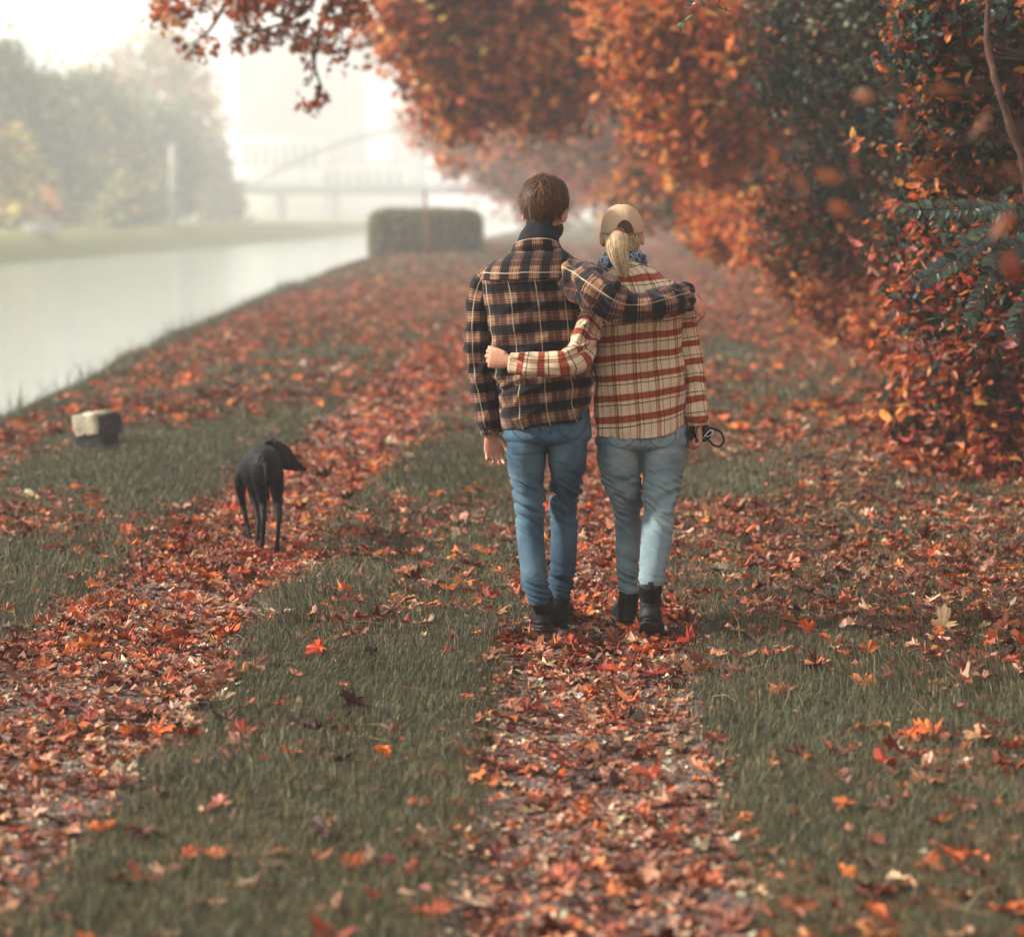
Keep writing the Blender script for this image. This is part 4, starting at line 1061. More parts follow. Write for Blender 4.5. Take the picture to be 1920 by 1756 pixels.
wo_armL = [(1140, 556, 8.50, 18), (1118, 574, 8.46, 23), (1103, 602, 8.38, 26), (1093, 636, 8.285, 27), (1083, 665, 8.225, 26), (1060, 680, 8.185, 25), (1030, 684, 8.175, 23.5), (1000, 684, 8.175, 23), (975, 681, 8.18, 21), (957, 678, 8.185, 18)]
wo_legL = [(1158, 800, 8.50, 37, 1.15), (1160, 845, 8.50, 42, 1.38), (1162, 875, 8.51, 41, 1.38), (1169, 910, 8.53, 34, 1.3), (1177, 950, 8.58, 26, 1.3), (1178, 1000, 8.60, 25, 1.25), (1177, 1045, 8.58, 23, 1.2), (1178, 1085, 8.55, 20, 1.15), (1180, 1114, 8.54, 18.5, 1.2)]
wo_legR = [(1248, 800, 8.50, 37, 1.15), (1246, 845, 8.50, 42.5, 1.38), (1244, 875, 8.49, 40.5, 1.38), (1240, 910, 8.46, 35, 1.3), (1235, 950, 8.42, 30, 1.3), (1232, 1000, 8.36, 30, 1.25), (1228, 1040, 8.29, 29, 1.2), (1222, 1075, 8.23, 26, 1.15), (1220, 1100, 8.21, 24, 1.15)]
wo_pelvis = [(846, 1148, 844, 1260, 8.51, .060, 2.0), (832, 1118, 832, 1291, 8.50, .124, 2.4), (805, 1119, 801, 1289, 8.50, .122, 2.4), (760, 1120, 756, 1280, 8.50, .106, 2.4), (700, 1121, 700, 1270, 8.50, .09, 2.3)]
gw = G(1210, 1190)
wrWL = W(955, 677, 8.185)
handWL = hand(wrWL + [-.0, .0, .0], (-1, .12, .10), (.05, 1, -.1), (0, .15, 1), (.75, .95, .6), (.8, .35, .35), .90)
wrWR = W(1309, 799, 8.46)
handWR = hand(wrWR, (.12, .05, -1), (-1, -.1, 0), (0, 1, .1), (.95, 1.0, .7), (.6, .3, .6), .88)
woman = body_from(wh, wo_torso[1:], wo_armL, wo_armR, wo_legL, wo_legR, handWL, handWR, 'skin', True, (gw[0], 8.50, 0.0),
                  'shorter person with a blonde ponytail and beige cap in a cream and rust plaid shirt')
make_eyes(wh, woman, .94)
def sag_w(P, th):
    k = np.exp(-np.arange(len(P)) / 16.0)[:, None]
    P = P.copy(); P[..., 2] -= k * .058 * (np.abs(np.cos(th)) ** .7)[None] * 1.0; P[..., 2] += k * .012; return P
def folds_wo(P, th):
    q = P.reshape(-1, 3); z = q[:, 2]
    sk = np.stack([q[:, 0] * 6 + z * 2, q[:, 1] * 4, z * 6 - q[:, 0] * 6], -1)
    vert = ridged(np.stack([q[:, 0] * 11 + .8 * z, q[:, 1] * 2, z * 1.3 + 5], -1), 1)
    low = sm(1.15, .9, z)
    d = .0085 * ridged(sk + 4, 2) + .0085 * vert * (.35 + .9 * low) + .003 * ridged(sk * 2 + 9, 1)
    sidef = np.exp(-((q[:, 0] - W(1262, 700, 8.4)[0]) / .045) ** 2) * np.exp(-((z - 1.08) / .16) ** 2)
    d = d - .010 * sidef * ridged(np.stack([q[:, 0] * 18, q[:, 1] * 2, z * 7], -1), 1)
    return d.reshape(P.shape[:2])
jk, juv = jacket_torso(wo_torso, 12, folds_wo, sag_w)
mb = MB(); mb.add(jk.reshape(-1, 3), ring_grid(len(jk), jk.shape[1]), uv=(juv + np.stack([0 * juv[..., 0], -.075 * juv[..., 0], 0 * juv[..., 0]], -1)).reshape(-1, 3) + [.03, -.012, 0])
V_, F_, uv_, _, _ = sleeve(wo_armR, .005, 40, 10, 1.7, .6); mb.add(V_, F_, uv=uv_ + [.01, .02, 0])
V_, F_, uv_, _, _ = sleeve(wo_armL, .0075, 48, 12, 5.9, .50); mb.add(V_, F_, uv=uv_ + [.02, .035, 0])
shirt = mb.build('shirt', M['plaid_light'], woman)
collar(W(1171, 507, 8.52), .072, .070, 0, .04, .036, .002, M['plaid_light'], shirt, uvshift=.012, fold=.030, swap=False)
wj = legs_mesh(woman, M['denim_light'], wo_pelvis, wo_legL, wo_legR, .17, .50, 1.0, 6.1, pocket=[(1136, 815, 1190, 862), (1222, 810, 1276, 856)])
boot(W(1181, 1180, 8.50), R(10), R(0), W(1180, 1106, 8.54), .044, .25, .042, woman)
boot(W(1213, 1168, 8.165), R(-9), R(-33), W(1219, 1088, 8.20), .047, .255, .047, woman, tab=True)
stitch(wj, [[(1138, 826), (1141, 852), (1163, 866), (1188, 854), (1190, 828)], [(1222, 826), (1225, 853), (1250, 866), (1273, 850), (1275, 822)], [(1205, 826), (1205, 858)]], seam_l)
# scarf
def scarf_mat():
    m, nt, b, o = newmat('blue_white_print_scarf')
    tc = N(nt, 'ShaderNodeTexCoord'); vo = N(nt, 'ShaderNodeTexVoronoi'); vo.feature = 'DISTANCE_TO_EDGE'; vo.inputs['Scale'].default_value = 55
    no = N(nt, 'ShaderNodeTexNoise'); no.inputs['Scale'].default_value = 16; no.inputs['Detail'].default_value = 3
    nt.links.new(tc.outputs['Object'], vo.inputs['Vector']); nt.links.new(tc.outputs['Object'], no.inputs['Vector'])
    cr = N(nt, 'ShaderNodeValToRGB'); cr.color_ramp.elements[0].position = .05; cr.color_ramp.elements[0].color = (.38, .48, .56, 1); cr.color_ramp.elements[1].position = .16; cr.color_ramp.elements[1].color = (.03, .06, .13, 1)
    c2 = N(nt, 'ShaderNodeValToRGB'); c2.color_ramp.elements[0].position = .45; c2.color_ramp.elements[1].position = .58
    nt.links.new(vo.outputs['Distance'], cr.inputs[0]); nt.links.new(no.outputs[0], c2.inputs[0])
    mi = N(nt, 'ShaderNodeMix', data_type='RGBA'); mi.inputs[7].default_value = (.02, .035, .07, 1)
    nt.links.new(c2.outputs[0], mi.inputs[0]); nt.links.new(cr.outputs[0], mi.inputs[6]); nt.links.new(mi.outputs[2], b.inputs['Base Color']); b.inputs['Roughness'].default_value = .9
    return m
th = np.linspace(0, 2 * math.pi, 48, endpoint=False); sc0 = W(1168, 492, 8.545)
mb = MB()
for (z, rx, ry, rr_, til, ph) in [(.0, .080, .078, .027, .010, 0), (-.022, .086, .084, .024, -.006, 1), (.022, .066, .066, .020, .004, 2)]:
    ring = np.stack([sc0[0] + np.cos(th) * rx, sc0[1] + np.sin(th) * ry, sc0[2] + z + til * np.cos(th) - .012 * np.sin(th)], -1)
    Gd = []
    for a in np.linspace(0, 2 * math.pi, 14, endpoint=False):
        rad = np.stack([np.cos(th), np.sin(th), 0 * th], -1); w = rr_ * (1 + .28 * fbm(np.stack([np.cos(th) * 3, np.sin(th) * 3, th * 0 + a + ph], -1), 2))
        Gd.append(ring + rad * (np.cos(a) * w * .7)[:, None] + np.array([0, 0, 1]) * (np.sin(a) * w)[:, None])
    Gd = np.array(Gd); n1, n2 = Gd.shape[:2]; i1 = np.arange(n1)[:, None]; j1 = np.arange(n2)[None]
    mb.add(Gd.reshape(-1, 3), np.stack([i1 * n2 + j1, i1 * n2 + (j1 + 1) % n2, ((i1 + 1) % n1) * n2 + (j1 + 1) % n2, ((i1 + 1) % n1) * n2 + j1], -1).reshape(-1, 4))
mb.build('scarf', scarf_mat(), woman)
# hair under the cap, ponytail
blond = hx('e6cca4', 'f0dcb8', 'd0b084', 'b8946c', 'f8ecd0')
hw = hair_shell(wh, [((0, -.014, .020), (.077, .095, .085)), ((0, -.050, -.035), (.060, .045, .045)), ((-.072, .012, -.022), (.012, .022, .022)), ((.066, .012, -.022), (.011, .022, .022))], M['hair'], woman, cols=(.36, .23, .12))
p_ = [W(1161, 434, 8.452), W(1158, 445, 8.405), W(1157, 462, 8.385), W(1160, 480, 8.385), W(1165, 498, 8.39), W(1170, 514, 8.395)]
core = catmull(p_, 5); rc = catmull(np.array([9, 17, 18.5, 17, 12, 4.0])[:, None], 5)[:, 0] * S(8.4)
V_, F_, _ = tube(core, rc * .85 * np.clip(np.linspace(.35, 4, len(core)), 0, 1), 16, True)
pt = MB(); pt.add(V_, F_, (.55, .40, .24))
n = 1500; m_ = len(core); a = rng.uniform(0, 2 * math.pi, n); rho = rng.uniform(.82, 1.2, n)[:, None]; dr = rng.normal(0, .4, n)[:, None]
tt = np.linspace(0, 1, m_)[None]
ang = a[:, None] + dr * tt
X_ = core[None, :, 0] + np.cos(ang) * rc[None] * rho + rng.normal(0, .0012, (n, 1)) * tt
Y_ = core[None, :, 1] + np.sin(ang) * rc[None] * rho * .8
Z_ = np.broadcast_to(core[None, :, 2], X_.shape) + rng.normal(0, .006, (n, 1)) * tt
P3 = np.stack([X_, Y_, Z_], -1); tang = np.stack([-np.sin(ang), np.cos(ang), 0 * ang], -1); wd2 = .00095 * (1 - .5 * tt[..., None])
V_ = np.stack([P3 - tang * wd2, P3 + tang * wd2], 2).reshape(-1, 3); q = np.arange(m_ - 1) * 2; f_ = np.stack([q, q + 1, q + 3, q + 2], -1)
pt.add(V_, (np.arange(n)[:, None, None] * 2 * m_ + f_[None]).reshape(-1, 4), np.repeat(pick(blond, n, jit=.32, w=[.3, .2, .25, .15, .1]), 2 * m_, axis=0))
pt.build('ponytail', M['hair'], hw)
n = 1500; a = rng.uniform(-1.5, 1.5, n) - math.pi / 2; zr = rng.uniform(-.055, .025, n); kx = np.clip(1 - np.maximum(-zr, 0) * 3.2, .6, 1)
rt = np.stack([np.cos(a) * .080 * kx, np.sin(a) * .094 * kx - .012, zr], -1)
V_, F_, C_ = strands(rt, lambda P: (np.stack([-P[:, 0] * 6, -P[:, 1] * 3 - .3, -.9 + 0 * P[:, 0]], -1), (P * [1, 1, .2]) / (np.linalg.norm(P * [1, 1, .2], axis=1)[:, None] + 1e-9)), 5, .007, .0010, pick(blond * .7, n, jit=.25), wh, .35)
MB().add(V_, F_, C_).build('nape_hair', M['hair'], hw)
# cap
cap_m = varied('beige_cap_cotton', (.42, .29, .19), (.50, .36, .24), 6, .9, .3, 300, .001, .15)
def capP(th, k):   # k 0 rim .. 1 crown, local head space; theta 0 = back
    ph = (k) * math.pi / 2
    r_ = np.cos(ph) ** .82; zz = .020 + .101 * np.sin(ph) ** .92
    seam = 1 - .016 * np.exp(-((np.abs((th / (math.pi / 3)) - np.round(th / (math.pi / 3)))) / .06) ** 2)
    return np.stack([np.sin(th) * .0855 * r_ * seam, -.010 - np.cos(th) * .1055 * r_ * seam, zz - .010 * (1 + np.cos(th)) * (1 - k) + .0 * th], -1)
th = np.linspace(-math.pi, math.pi, 96, endpoint=False); ks = np.linspace(0, .985, 26)
Gd = np.array([capP(th, k) for k in ks]); Gd = np.concatenate([(Gd[0] * [.965, .965, 1] + [0, 0, .004])[None], (Gd[0] * [.98, .98, 1] + [0, 0, -.002])[None], Gd])
m_ = MB(); Vc = np.vstack([Gd.reshape(-1, 3), [[0, -.010, .1215]]]); nn_ = 96; e = (len(Gd) - 1) * nn_; j = np.arange(0, nn_, 2)
m_.add(place(Vc, wh), np.vstack([ring_grid(len(Gd), nn_), np.stack([j + e, (j + 1) % nn_ + e, (j + 2) % nn_ + e, np.full(len(j), len(Vc) - 1)], -1)]))
cap = m_.build('cap', cap_m, woman)
# curved peak at the front
a_ = np.linspace(-1.0, 1.0, 25); rr2 = np.linspace(0, 1, 7); top_ = []
for r_ in rr2:
    w_ = .080 * np.cos(a_ * .0) * np.sin(a_ * 1.15) / math.sin(1.15); y_ = -.010 + .098 * np.cos(a_ * 1.0) + r_ * .070 * np.cos(a_ * 1.25)
    top_.append(np.stack([w_, y_, .012 - .022 * np.abs(a_) ** 2 - .006 * r_], -1))
top_ = np.array(top_); bot = top_ - [0, 0, .004]; n1, n2 = top_.shape[:2]
q = np.arange(n1 - 1)[:, None] * n2 + np.arange(n2 - 1)[None]; Fq = np.stack([q, q + 1, q + 1 + n2, q + n2], -1).reshape(-1, 4)
MB().add(place(top_.reshape(-1, 3), wh), Fq).add(place(bot.reshape(-1, 3), wh), Fq[:, ::-1]).build('peak', cap_m, cap)
V_, F_ = ellipsoid(np.array([0, -.010, .1225]), np.array([.007, .007, .004]), 12, 8); MB().add(place(V_, wh), F_).build('button', M['strap'], cap)
# opening at the back with its piping, strap and hair tie
t_ = np.linspace(-1, 1, 21); arch = np.array([capP(np.array([x * .44]), .010 + .30 * math.sqrt(max(0, 1 - x * x)))[0] for x in t_]) + [0, -.0015, 0]
V_, F_, _ = tube(place(arch, wh), .0028, 8, True); MB().add(V_, F_).build('piping', cap_m, cap)
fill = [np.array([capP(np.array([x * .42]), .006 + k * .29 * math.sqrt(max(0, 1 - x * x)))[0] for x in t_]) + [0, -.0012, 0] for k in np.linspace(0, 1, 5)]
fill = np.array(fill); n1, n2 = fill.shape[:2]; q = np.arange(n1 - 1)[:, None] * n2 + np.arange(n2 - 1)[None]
fl = MB().add(place(fill.reshape(-1, 3), wh), np.stack([q, q + 1, q + 1 + n2, q + n2], -1).reshape(-1, 4), (.07, .035, .02)).build('opening', M['hair'], cap)  # dark sheet over the closed cap, shade inside the opening put into its colour
tie = [W(1161, 437, 8.440) + np.array([math.cos(a) * .019, math.sin(a) * .005 - .014, math.sin(a) * .016]) for a in np.linspace(0, 2 * math.pi, 24)]
V_, F_, _ = tube(tie, .0055, 8, False); MB().add(V_, F_).build('hair_tie', varied('rust_hair_tie', (.30, .06, .03), (.42, .10, .05), 30, .8, .3), hw)

# ---------------- dog lead held in the woman's hand
lead = empty('dog_lead', W(1316, 812, 8.46), 'black webbing dog lead with metal clip, gathered in the shorter walker\'s hand', 'dog lead')
mb = MB()
for k in range(9):           # loops of strap gathered in the fist
    c = W(1311 + rng.uniform(-7, 7), 812 + rng.uniform(-7, 7), 8.46 + rng.uniform(-.02, .02)); a0 = rng.uniform(0, 6); rx = rng.uniform(.022, .034); rz = rng.uniform(.022, .036)
    pts = [c + np.array([math.cos(a) * rx, math.sin(a + a0) * .016, math.sin(a) * rz]) for a in np.linspace(0, 2 * math.pi, 20)]
    V_, F_, _ = tube(pts, .0075, 8, False, .003); mb.add(V_, F_)
mb.build('coiled_strap', M['strap'], lead)
loop = [W(1326, 822, 8.44), W(1338, 834, 8.43), W(1350, 836, 8.42), W(1357, 826, 8.42), W(1352, 811, 8.42), W(1340, 804, 8.43), W(1330, 803, 8.44), W(1322, 808, 8.45)]
V_, F_, _ = tube(catmull(loop, 6), .0048, 8, True, .0022); MB().add(V_, F_).build('handle_loop', M['strap'], lead)
clip = [W(1318, 822, 8.43), W(1326, 812, 8.425), W(1333, 806, 8.425), W(1337, 811, 8.425), W(1331, 817, 8.425), W(1323, 818, 8.43)]
V_, F_, _ = tube(catmull(clip, 5), .0026, 8, True); MB().add(V_, F_).build('clip', M['metal'], lead)
#PART3
# ------------------------------------------------------------------ the dog
def dog():
    dg_ = []
    def pth(keys, ns=16, fy=1.0, seg=4):
        K = catmull([np.concatenate([W(u, v, Yc), [r * S(Yc)]]) for u, v, Yc, r in keys], seg)
        dg_.append(tube(K[:, :3], K[:, 3], ns, True, K[:, 3] * fy)[:2])
        dg_.append(ellipsoid(K[0, :3], K[0, 3] * np.array([1, 1, 1]), 12, 8)); dg_.append(ellipsoid(K[-1, :3], K[-1, 3] * np.array([1, 1, 1]), 12, 8))
    # trunk: rump to deep chest, tucked belly
    V, F_, _ = tube(catmull([W(499, 872, 10.30), W(496, 868, 10.45), W(489, 868, 10.62), W(482, 880, 10.78), W(478, 886, 10.92)], 5),
                    catmull(np.array([.050, .080, .078, .084, .060])[:, None], 5)[:, 0], 24, True, catmull(np.array([.060, .088, .086, .112, .085])[:, None], 5)[:, 0], up=(0, 0, 1)); dg_.append((V, F_))
    dg_.append(ellipsoid(W(499, 874, 10.36), (.074, .085, .090)))
    dg_.append(ellipsoid(W(486, 856, 10.40), (.040, .08, .040))); dg_.append(ellipsoid(W(510, 856, 10.40), (.040, .08, .040)))
    # hind legs: thigh, stifle forward, hock back, near vertical shank, paw
    pth([(512, 868, 10.38, 17), (516, 895, 10.36, 16.5), (520, 925, 10.40, 11.5), (522, 950, 10.40, 8), (522, 976, 10.28, 5.6), (521, 1003, 10.27, 4.6), (519, 1028, 10.28, 4.8)], fy=1.35)
    pth([(519, 1033, 10.28, 5.0), (518, 1038, 10.36, 6.2)], 12)
    pth([(484, 868, 10.40, 17), (486, 895, 10.40, 16), (491, 925, 10.44, 11), (494, 950, 10.44, 7.5), (494, 975, 10.36, 5.6), (493, 1003, 10.36, 4.6), (491, 1024, 10.37, 4.8)], fy=1.35)
    pth([(491, 1028, 10.37, 5.0), (490, 1033, 10.45, 6.2)], 12)
    # shoulders and front legs
    pth([(455, 868, 10.86, 11), (451, 895, 10.86, 12.5), (452, 920, 10.90, 9), (455, 945, 10.92, 6.2), (461, 975, 10.90, 4.8), (467, 1000, 10.86, 4.2), (471, 1014, 10.84, 4.0)], fy=1.3)
    pth([(472, 1016, 10.84, 4.6), (475, 1019, 10.92, 5.4)], 12)
    pth([(478, 880, 10.80, 12), (473, 905, 10.78, 11.5), (475, 930, 10.78, 8.0), (481, 955, 10.74, 6.0), (484, 980, 10.68, 4.8), (483, 1003, 10.64, 4.3), (481, 1016, 10.62, 4.2)], fy=1.3)
    pth([(481, 1019, 10.62, 4.8), (482, 1024, 10.70, 5.6)], 12)
    # neck rising to the head, head in profile to the right
    pth([(484, 876, 10.84, 22), (496, 864, 10.94, 20), (507, 855, 11.00, 19), (514, 850, 11.04, 18)], 18)
    pth([(503, 841, 11.04, 14), (515, 843, 11.04, 18), (528, 849, 11.04, 18), (539, 855, 11.03, 14.5), (548, 866, 11.02, 10), (558, 872, 11.02, 7.6), (568, 878, 11.01, 5.2)], 18, .72)
    pth([(522, 868, 11.04, 11), (542, 874, 11.03, 7.5), (556, 880, 11.02, 4.0)], 12, .9)
    pth([(569, 879, 11.01, 3.0), (571, 881, 11.01, 2.8)], 10)
    # folded ears
    for (q) in ([(514, 836, 10.98, 3), (508, 830, 10.97, 6), (501, 829, 10.96, 4.5), (497, 834, 10.95, 2.5)], [(520, 835, 11.10, 3), (513, 826, 11.12, 6), (506, 824, 11.13, 4.5), (500, 829, 11.13, 2.5)]):
        K = catmull([np.concatenate([W(u, v, Yc), [r * S(Yc)]]) for u, v, Yc, r in q], 4)
        dg_.append(tube(K[:, :3], K[:, 3], 12, True, K[:, 3] * .35)[:2])
    # tail hanging between the thighs
    pth([(499, 872, 10.27, 5), (500, 895, 10.25, 4.0), (502, 920, 10.27, 3.0), (504, 945, 10.32, 2.2), (505, 965, 10.34, 1.6)], 10)
    base = W(495, 1038, 10.45)
    def df(co, nr): return co + nr * (.0022 * ridged(co * [22, 22, 9] + 3, 2))[:, None]
    d = fuse('dog', dg_, .0048, M['dog'], None, 5, df, loc=(base[0], base[1], 0))
    tag(d, 'slim black sighthound walking away on the leafy track, head turned right', 'dog')
    e = W(540, 851, 10.99)
    V, F_ = ellipsoid(W(541, 856, 11.0), (.006, .005, .006), 10, 8); V2 = V + [0, -.028, 0]
    MB().add(V2, F_).build('eye', varied('dark_wet_eye', (.02, .012, .01), (.03, .02, .012), 4, .1, 0), d)
    V, F_ = ellipsoid(W(571.5, 880, 11.01), (.009, .008, .008), 12, 8); MB().add(V, F_).build('nose', varied('wet_black_nose', (.006, .006, .007), (.012, .012, .013), 60, .3, .3), d)
dog()

# ------------------------------------------------------------------ marker stone
sg = G(176, 838); sb_ = TZ(sg[0], sg[1])
st = empty('marker_stone', (sg[0], sg[1], float(sb_)), 'squat tilted marker stone, pale on top and dark below, in the grass', 'marker stone')
import bmesh
def rock(c, h, seed, rotz=0.0, tilt=0.0, n=9, rough=.012):
    bm = bmesh.new(); bmesh.ops.create_cube(bm, size=2); bmesh.ops.bevel(bm, geom=bm.edges[:], offset=.22, segments=3, affect='EDGES', profile=.6)
    bmesh.ops.subdivide_edges(bm, edges=bm.edges[:], cuts=n // 3, use_grid_fill=True); bmesh.ops.triangulate(bm, faces=bm.faces[:])
    bm.verts.index_update(); V = np.array([v.co[:] for v in bm.verts]) * h; F_ = np.array([[v.index for v in f.verts] for f in bm.faces]); bm.free()
    nn = V / (np.linalg.norm(V, axis=1)[:, None] + 1e-9)
    V = V + nn * (rough * fbm(V * 14 + seed, 3) * 1.6)[:, None]
    Rm = np.array(Matrix.Rotation(rotz, 3, 'Z') @ Matrix.Rotation(tilt, 3, 'Y')); return V @ Rm.T + c, F_
def stone_mat(name, c1, c2, c3):
    m = varied(name, c1, c2, 18, .85, .8, 60, .01); nt = m.node_tree; b = nt.nodes['Principled BSDF']
    tc = N(nt, 'ShaderNodeTexCoord'); no = N(nt, 'ShaderNodeTexNoise'); no.inputs['Scale'].default_value = 13; no.inputs['Detail'].default_value = 4; nt.links.new(tc.outputs['Object'], no.inputs['Vector'])
    cr = N(nt, 'ShaderNodeValToRGB'); cr.color_ramp.elements[0].position = .60; cr.color_ramp.elements[1].position = .66
    mi = N(nt, 'ShaderNodeMix', data_type='RGBA'); mi.inputs[7].default_value = (*c3, 1); old = b.inputs['Base Color'].links[0].from_socket
    nt.links.new(no.outputs[0], cr.inputs[0]); nt.links.new(cr.outputs[0], mi.inputs[0]); nt.links.new(old, mi.inputs[6]); nt.links.new(mi.outputs[2], b.inputs['Base Color']); return m
kk = S(sg[1])
V_, F_ = rock(np.array([sg[0], sg[1] + .10, sb_ + 18 * kk]), np.array([34 * kk, .12, 26 * kk]), 1.0, R(-14), 0)
MB().add(V_, F_).build('base', stone_mat('tarred_stone', (.02, .021, .026), (.045, .045, .05), (.16, .12, .09)), st)
V_, F_ = rock(np.array([sg[0] - 8 * kk, sg[1] + .085, sb_ + 50 * kk]), np.array([24 * kk, .12, 21 * kk]), 5.0, R(-14), R(-9))
MB().add(V_, F_).build('top', stone_mat('weathered_pale_stone', (.45, .39, .27), (.65, .60, .46), (.08, .06, .05)), st)
V_, F_ = rock(np.array([sg[0] + 23 * kk, sg[1] + .11, sb_ + 49 * kk]), np.array([13 * kk, .115, 21 * kk]), 9.0, R(-14), R(-9))
MB().add(V_, F_).build('side', stone_mat('dark_stone_side', (.02, .02, .026), (.05, .045, .045), (.12, .08, .07)), st)

# ------------------------------------------------------------------ plants
def blob(u, v, Yc, ru, rv, rd=None):
    c = W(u, v, Yc); k = S(Yc); return (c, np.array([ru * k, rd if rd is not None else (ru + rv) / 2 * k, rv * k]))
def crown_mesh(blobs, n, size, kind, pals, clump=0.3, per=10, curl=.35, shell=.5, up=.3, weights=None, jit=.25, dens=None):
    """pals: list of (palette, share); leaves stand in sprays around clump centres"""
    vol = np.array([np.prod(b[1]) ** (2 / 3) for b in blobs]) * (1 if weights is None else np.array(weights)); vol /= vol.sum()
    nc = max(1, n // per); bi = rng.choice(len(blobs), nc, p=vol)
    d = rng.normal(size=(nc, 3)); d /= np.linalg.norm(d, axis=1)[:, None]; r = rng.uniform(0, 1, nc) ** shell
    c = np.array([b[0] for b in blobs])[bi]; rad = np.array([b[1] for b in blobs])[bi]
    cc = c + d * rad * r[:, None] * (1 + .5 * fbm(d * 2.2 + bi[:, None] * 3.1, 2))[:, None]
    tone = (1 + .42 * rng.normal(size=nc)).clip(.25, 1.9)
    ps = np.array([p[1] for p in pals], float); ps /= ps.sum(); pi = rng.choice(len(pals), nc, p=ps)
    ci = np.repeat(np.arange(nc), per); m = len(ci)
    ax = rng.normal(size=(nc, 3)); ax[:, 2] = -np.abs(ax[:, 2]) * .8 - .15; ax /= np.linalg.norm(ax, axis=1)[:, None]
    tt_ = rng.uniform(-1, 1, (m, 1)); P = cc[ci] + ax[ci] * tt_ * clump * 2.0 + rng.normal(0, 1, (m, 3)) * clump * .42
    nrm = rng.normal(0, 1, (m, 3)); nrm[:, 2] = np.abs(nrm[:, 2]) + up
    sz = rng.uniform(size[0], size[1], m)
    cols = np.zeros((m, 3))
    for k, (pal, _) in enumerate(pals):
        s_ = pi[ci] == k; cols[s_] = pick(pal, int(s_.sum()), jit=jit)
    mixm = rng.random(m) < .12; 
    if mixm.any(): cols[mixm] = pick(pals[int(np.argmax(ps))][0], int(mixm.sum()), jit=jit)
    cols = np.clip(cols * tone[ci][:, None], .003, .85)
    return leaf_arrays(P, sz, nrm, kind, cols, curl)
def limbs(base, top, r0, blobs, rb=.05, wig=.25, k=7):
    """trunk from base to top, limbs from it to the foliage masses"""
    m_ = MB(); base = np.asarray(base, float); top = np.asarray(top, float)
    t = np.linspace(0, 1, 14)[:, None]; P = base + (top - base) * t + wig * .5 * np.stack([np.sin(t[:, 0] * 5 + base[0]), np.cos(t[:, 0] * 4), 0 * t[:, 0]], -1) * t
    V, F_, _ = tube(P, r0 * (1 - .65 * t[:, 0]) + .0, 14, True, up=(0, 1, 0)); V = V + .12 * r0 * fbm(V * 5, 2)[:, None]; m_.add(V, F_)
    for i, (c, rr) in enumerate(blobs):
        s_ = P[min(13, 6 + int(rng.integers(0, 8)))]; mid = (s_ + c) / 2 + rng.normal(0, wig, 3) + [0, 0, .2 * np.linalg.norm(c - s_) * .5]
        Q = catmull([s_, mid, c], 6); V, F_, _ = tube(Q, np.linspace(rb, rb * .25, len(Q)), 8, True); m_.add(V, F_)
        for _ in range(k):
            e = c + rng.normal(0, .55, 3) * rr; V, F_, _ = tube(catmull([Q[7 if len(Q) > 7 else -1], (Q[-1] + e) / 2 + rng.normal(0, .1, 3) * rr, e], 3), np.linspace(rb * .35, rb * .08, 7), 6, True); m_.add(V, F_)
    return m_
def plant(name, label, cat, base, top, r0, blobs, crown_args, group=None, bark='bark', rb=.05, leafm='leaf', wig=.25, k=7, part='crown'):
    base = np.array([base[0], base[1], float(TZ(base[0], base[1])) if len(base) < 3 else base[2]])
    root = empty(name, base, label, cat, group)
    limbs(base - [0, 0, .05], top, r0, blobs, rb, wig, k).build('trunk' if 'tree' in name else 'stems', M[bark], root)
    m_ = MB()
    for a in (crown_args if isinstance(crown_args, list) else [crown_args]):
        V, F_, C_ = crown_mesh(a.pop('blobs', blobs), **a); m_.add(V, F_, C_)
    m_.build(part, M[leafm], root, smooth=False)
    return root

# far bank
FB = 'misty trees on the far bank'
def far_tree(name, label, u, Yc, top_v, ru, pals, n, hgt=None, blobs=None, tr=.22):
    Yc *= 1.4; blobs = [(q[0], q[1], q[2] * 1.4, q[3], q[4]) for q in blobs]
    b = W(u, 440, Yc); z = float(TZ(b[0], b[1]))
    bl = [blob(*q) for q in blobs]
    plant(name, label, 'tree', (b[0], b[1], z), (b[0], b[1], W(u, (top_v + 440) / 2, Yc)[2]), tr, bl,
          dict(n=n, size=(.45, 1.0), kind='quad', pals=pals, clump=.95, per=14, shell=.45, curl=.3), FB, rb=.08, wig=.5, k=3)
hg, ye, ol = PAL['hazegreen'], PAL['yellow'], PAL['olive']
far_tree('broadleaf_tree', 'tall dark grey green tree on the far bank nearest the camera', 30, 118, 80, 100, [(hg, .8), (ol, .2)], 15000, blobs=[(0, 150, 118, 75, 70), (30, 230, 120, 95, 90), (-30, 300, 118, 110, 90), (60, 330, 120, 95, 90), (10, 380, 119, 120, 45)])
far_tree('broadleaf_tree', 'green tree with orange tinged edge behind the tall grey green one', 130, 135, 170, 80, [(hg, .75), (PAL['rusty'], .12), (ye, .13)], 8000, blobs=[(105, 200, 135, 45, 60), (140, 270, 135, 60, 80), (165, 350, 135, 70, 85)])
far_tree('broadleaf_tree', 'rounded yellowish tree in the middle of the far bank', 215, 150, 210, 60, [(ye, .45), (hg, .55)], 7000, blobs=[(205, 270, 150, 45, 60), (225, 350, 150, 60, 85)])
far_tree('broadleaf_tree', 'pale feathery tree rising highest through the mist', 300, 185, 40, 120, [(ye, .5), (PAL['rusty'], .3), (hg, .2)], 4200, blobs=[(290, 120, 185, 90, 75), (230, 170, 185, 60, 70), (360, 180, 185, 70, 80), (300, 240, 185, 110, 70)])
far_tree('broadleaf_tree', 'dark rounded tree just before the pale post', 285, 160, 190, 70, [(hg, .9), (ye, .1)], 9000, blobs=[(300, 250, 160, 55, 60), (280, 340, 160, 70, 90), (330, 330, 162, 50, 80)])
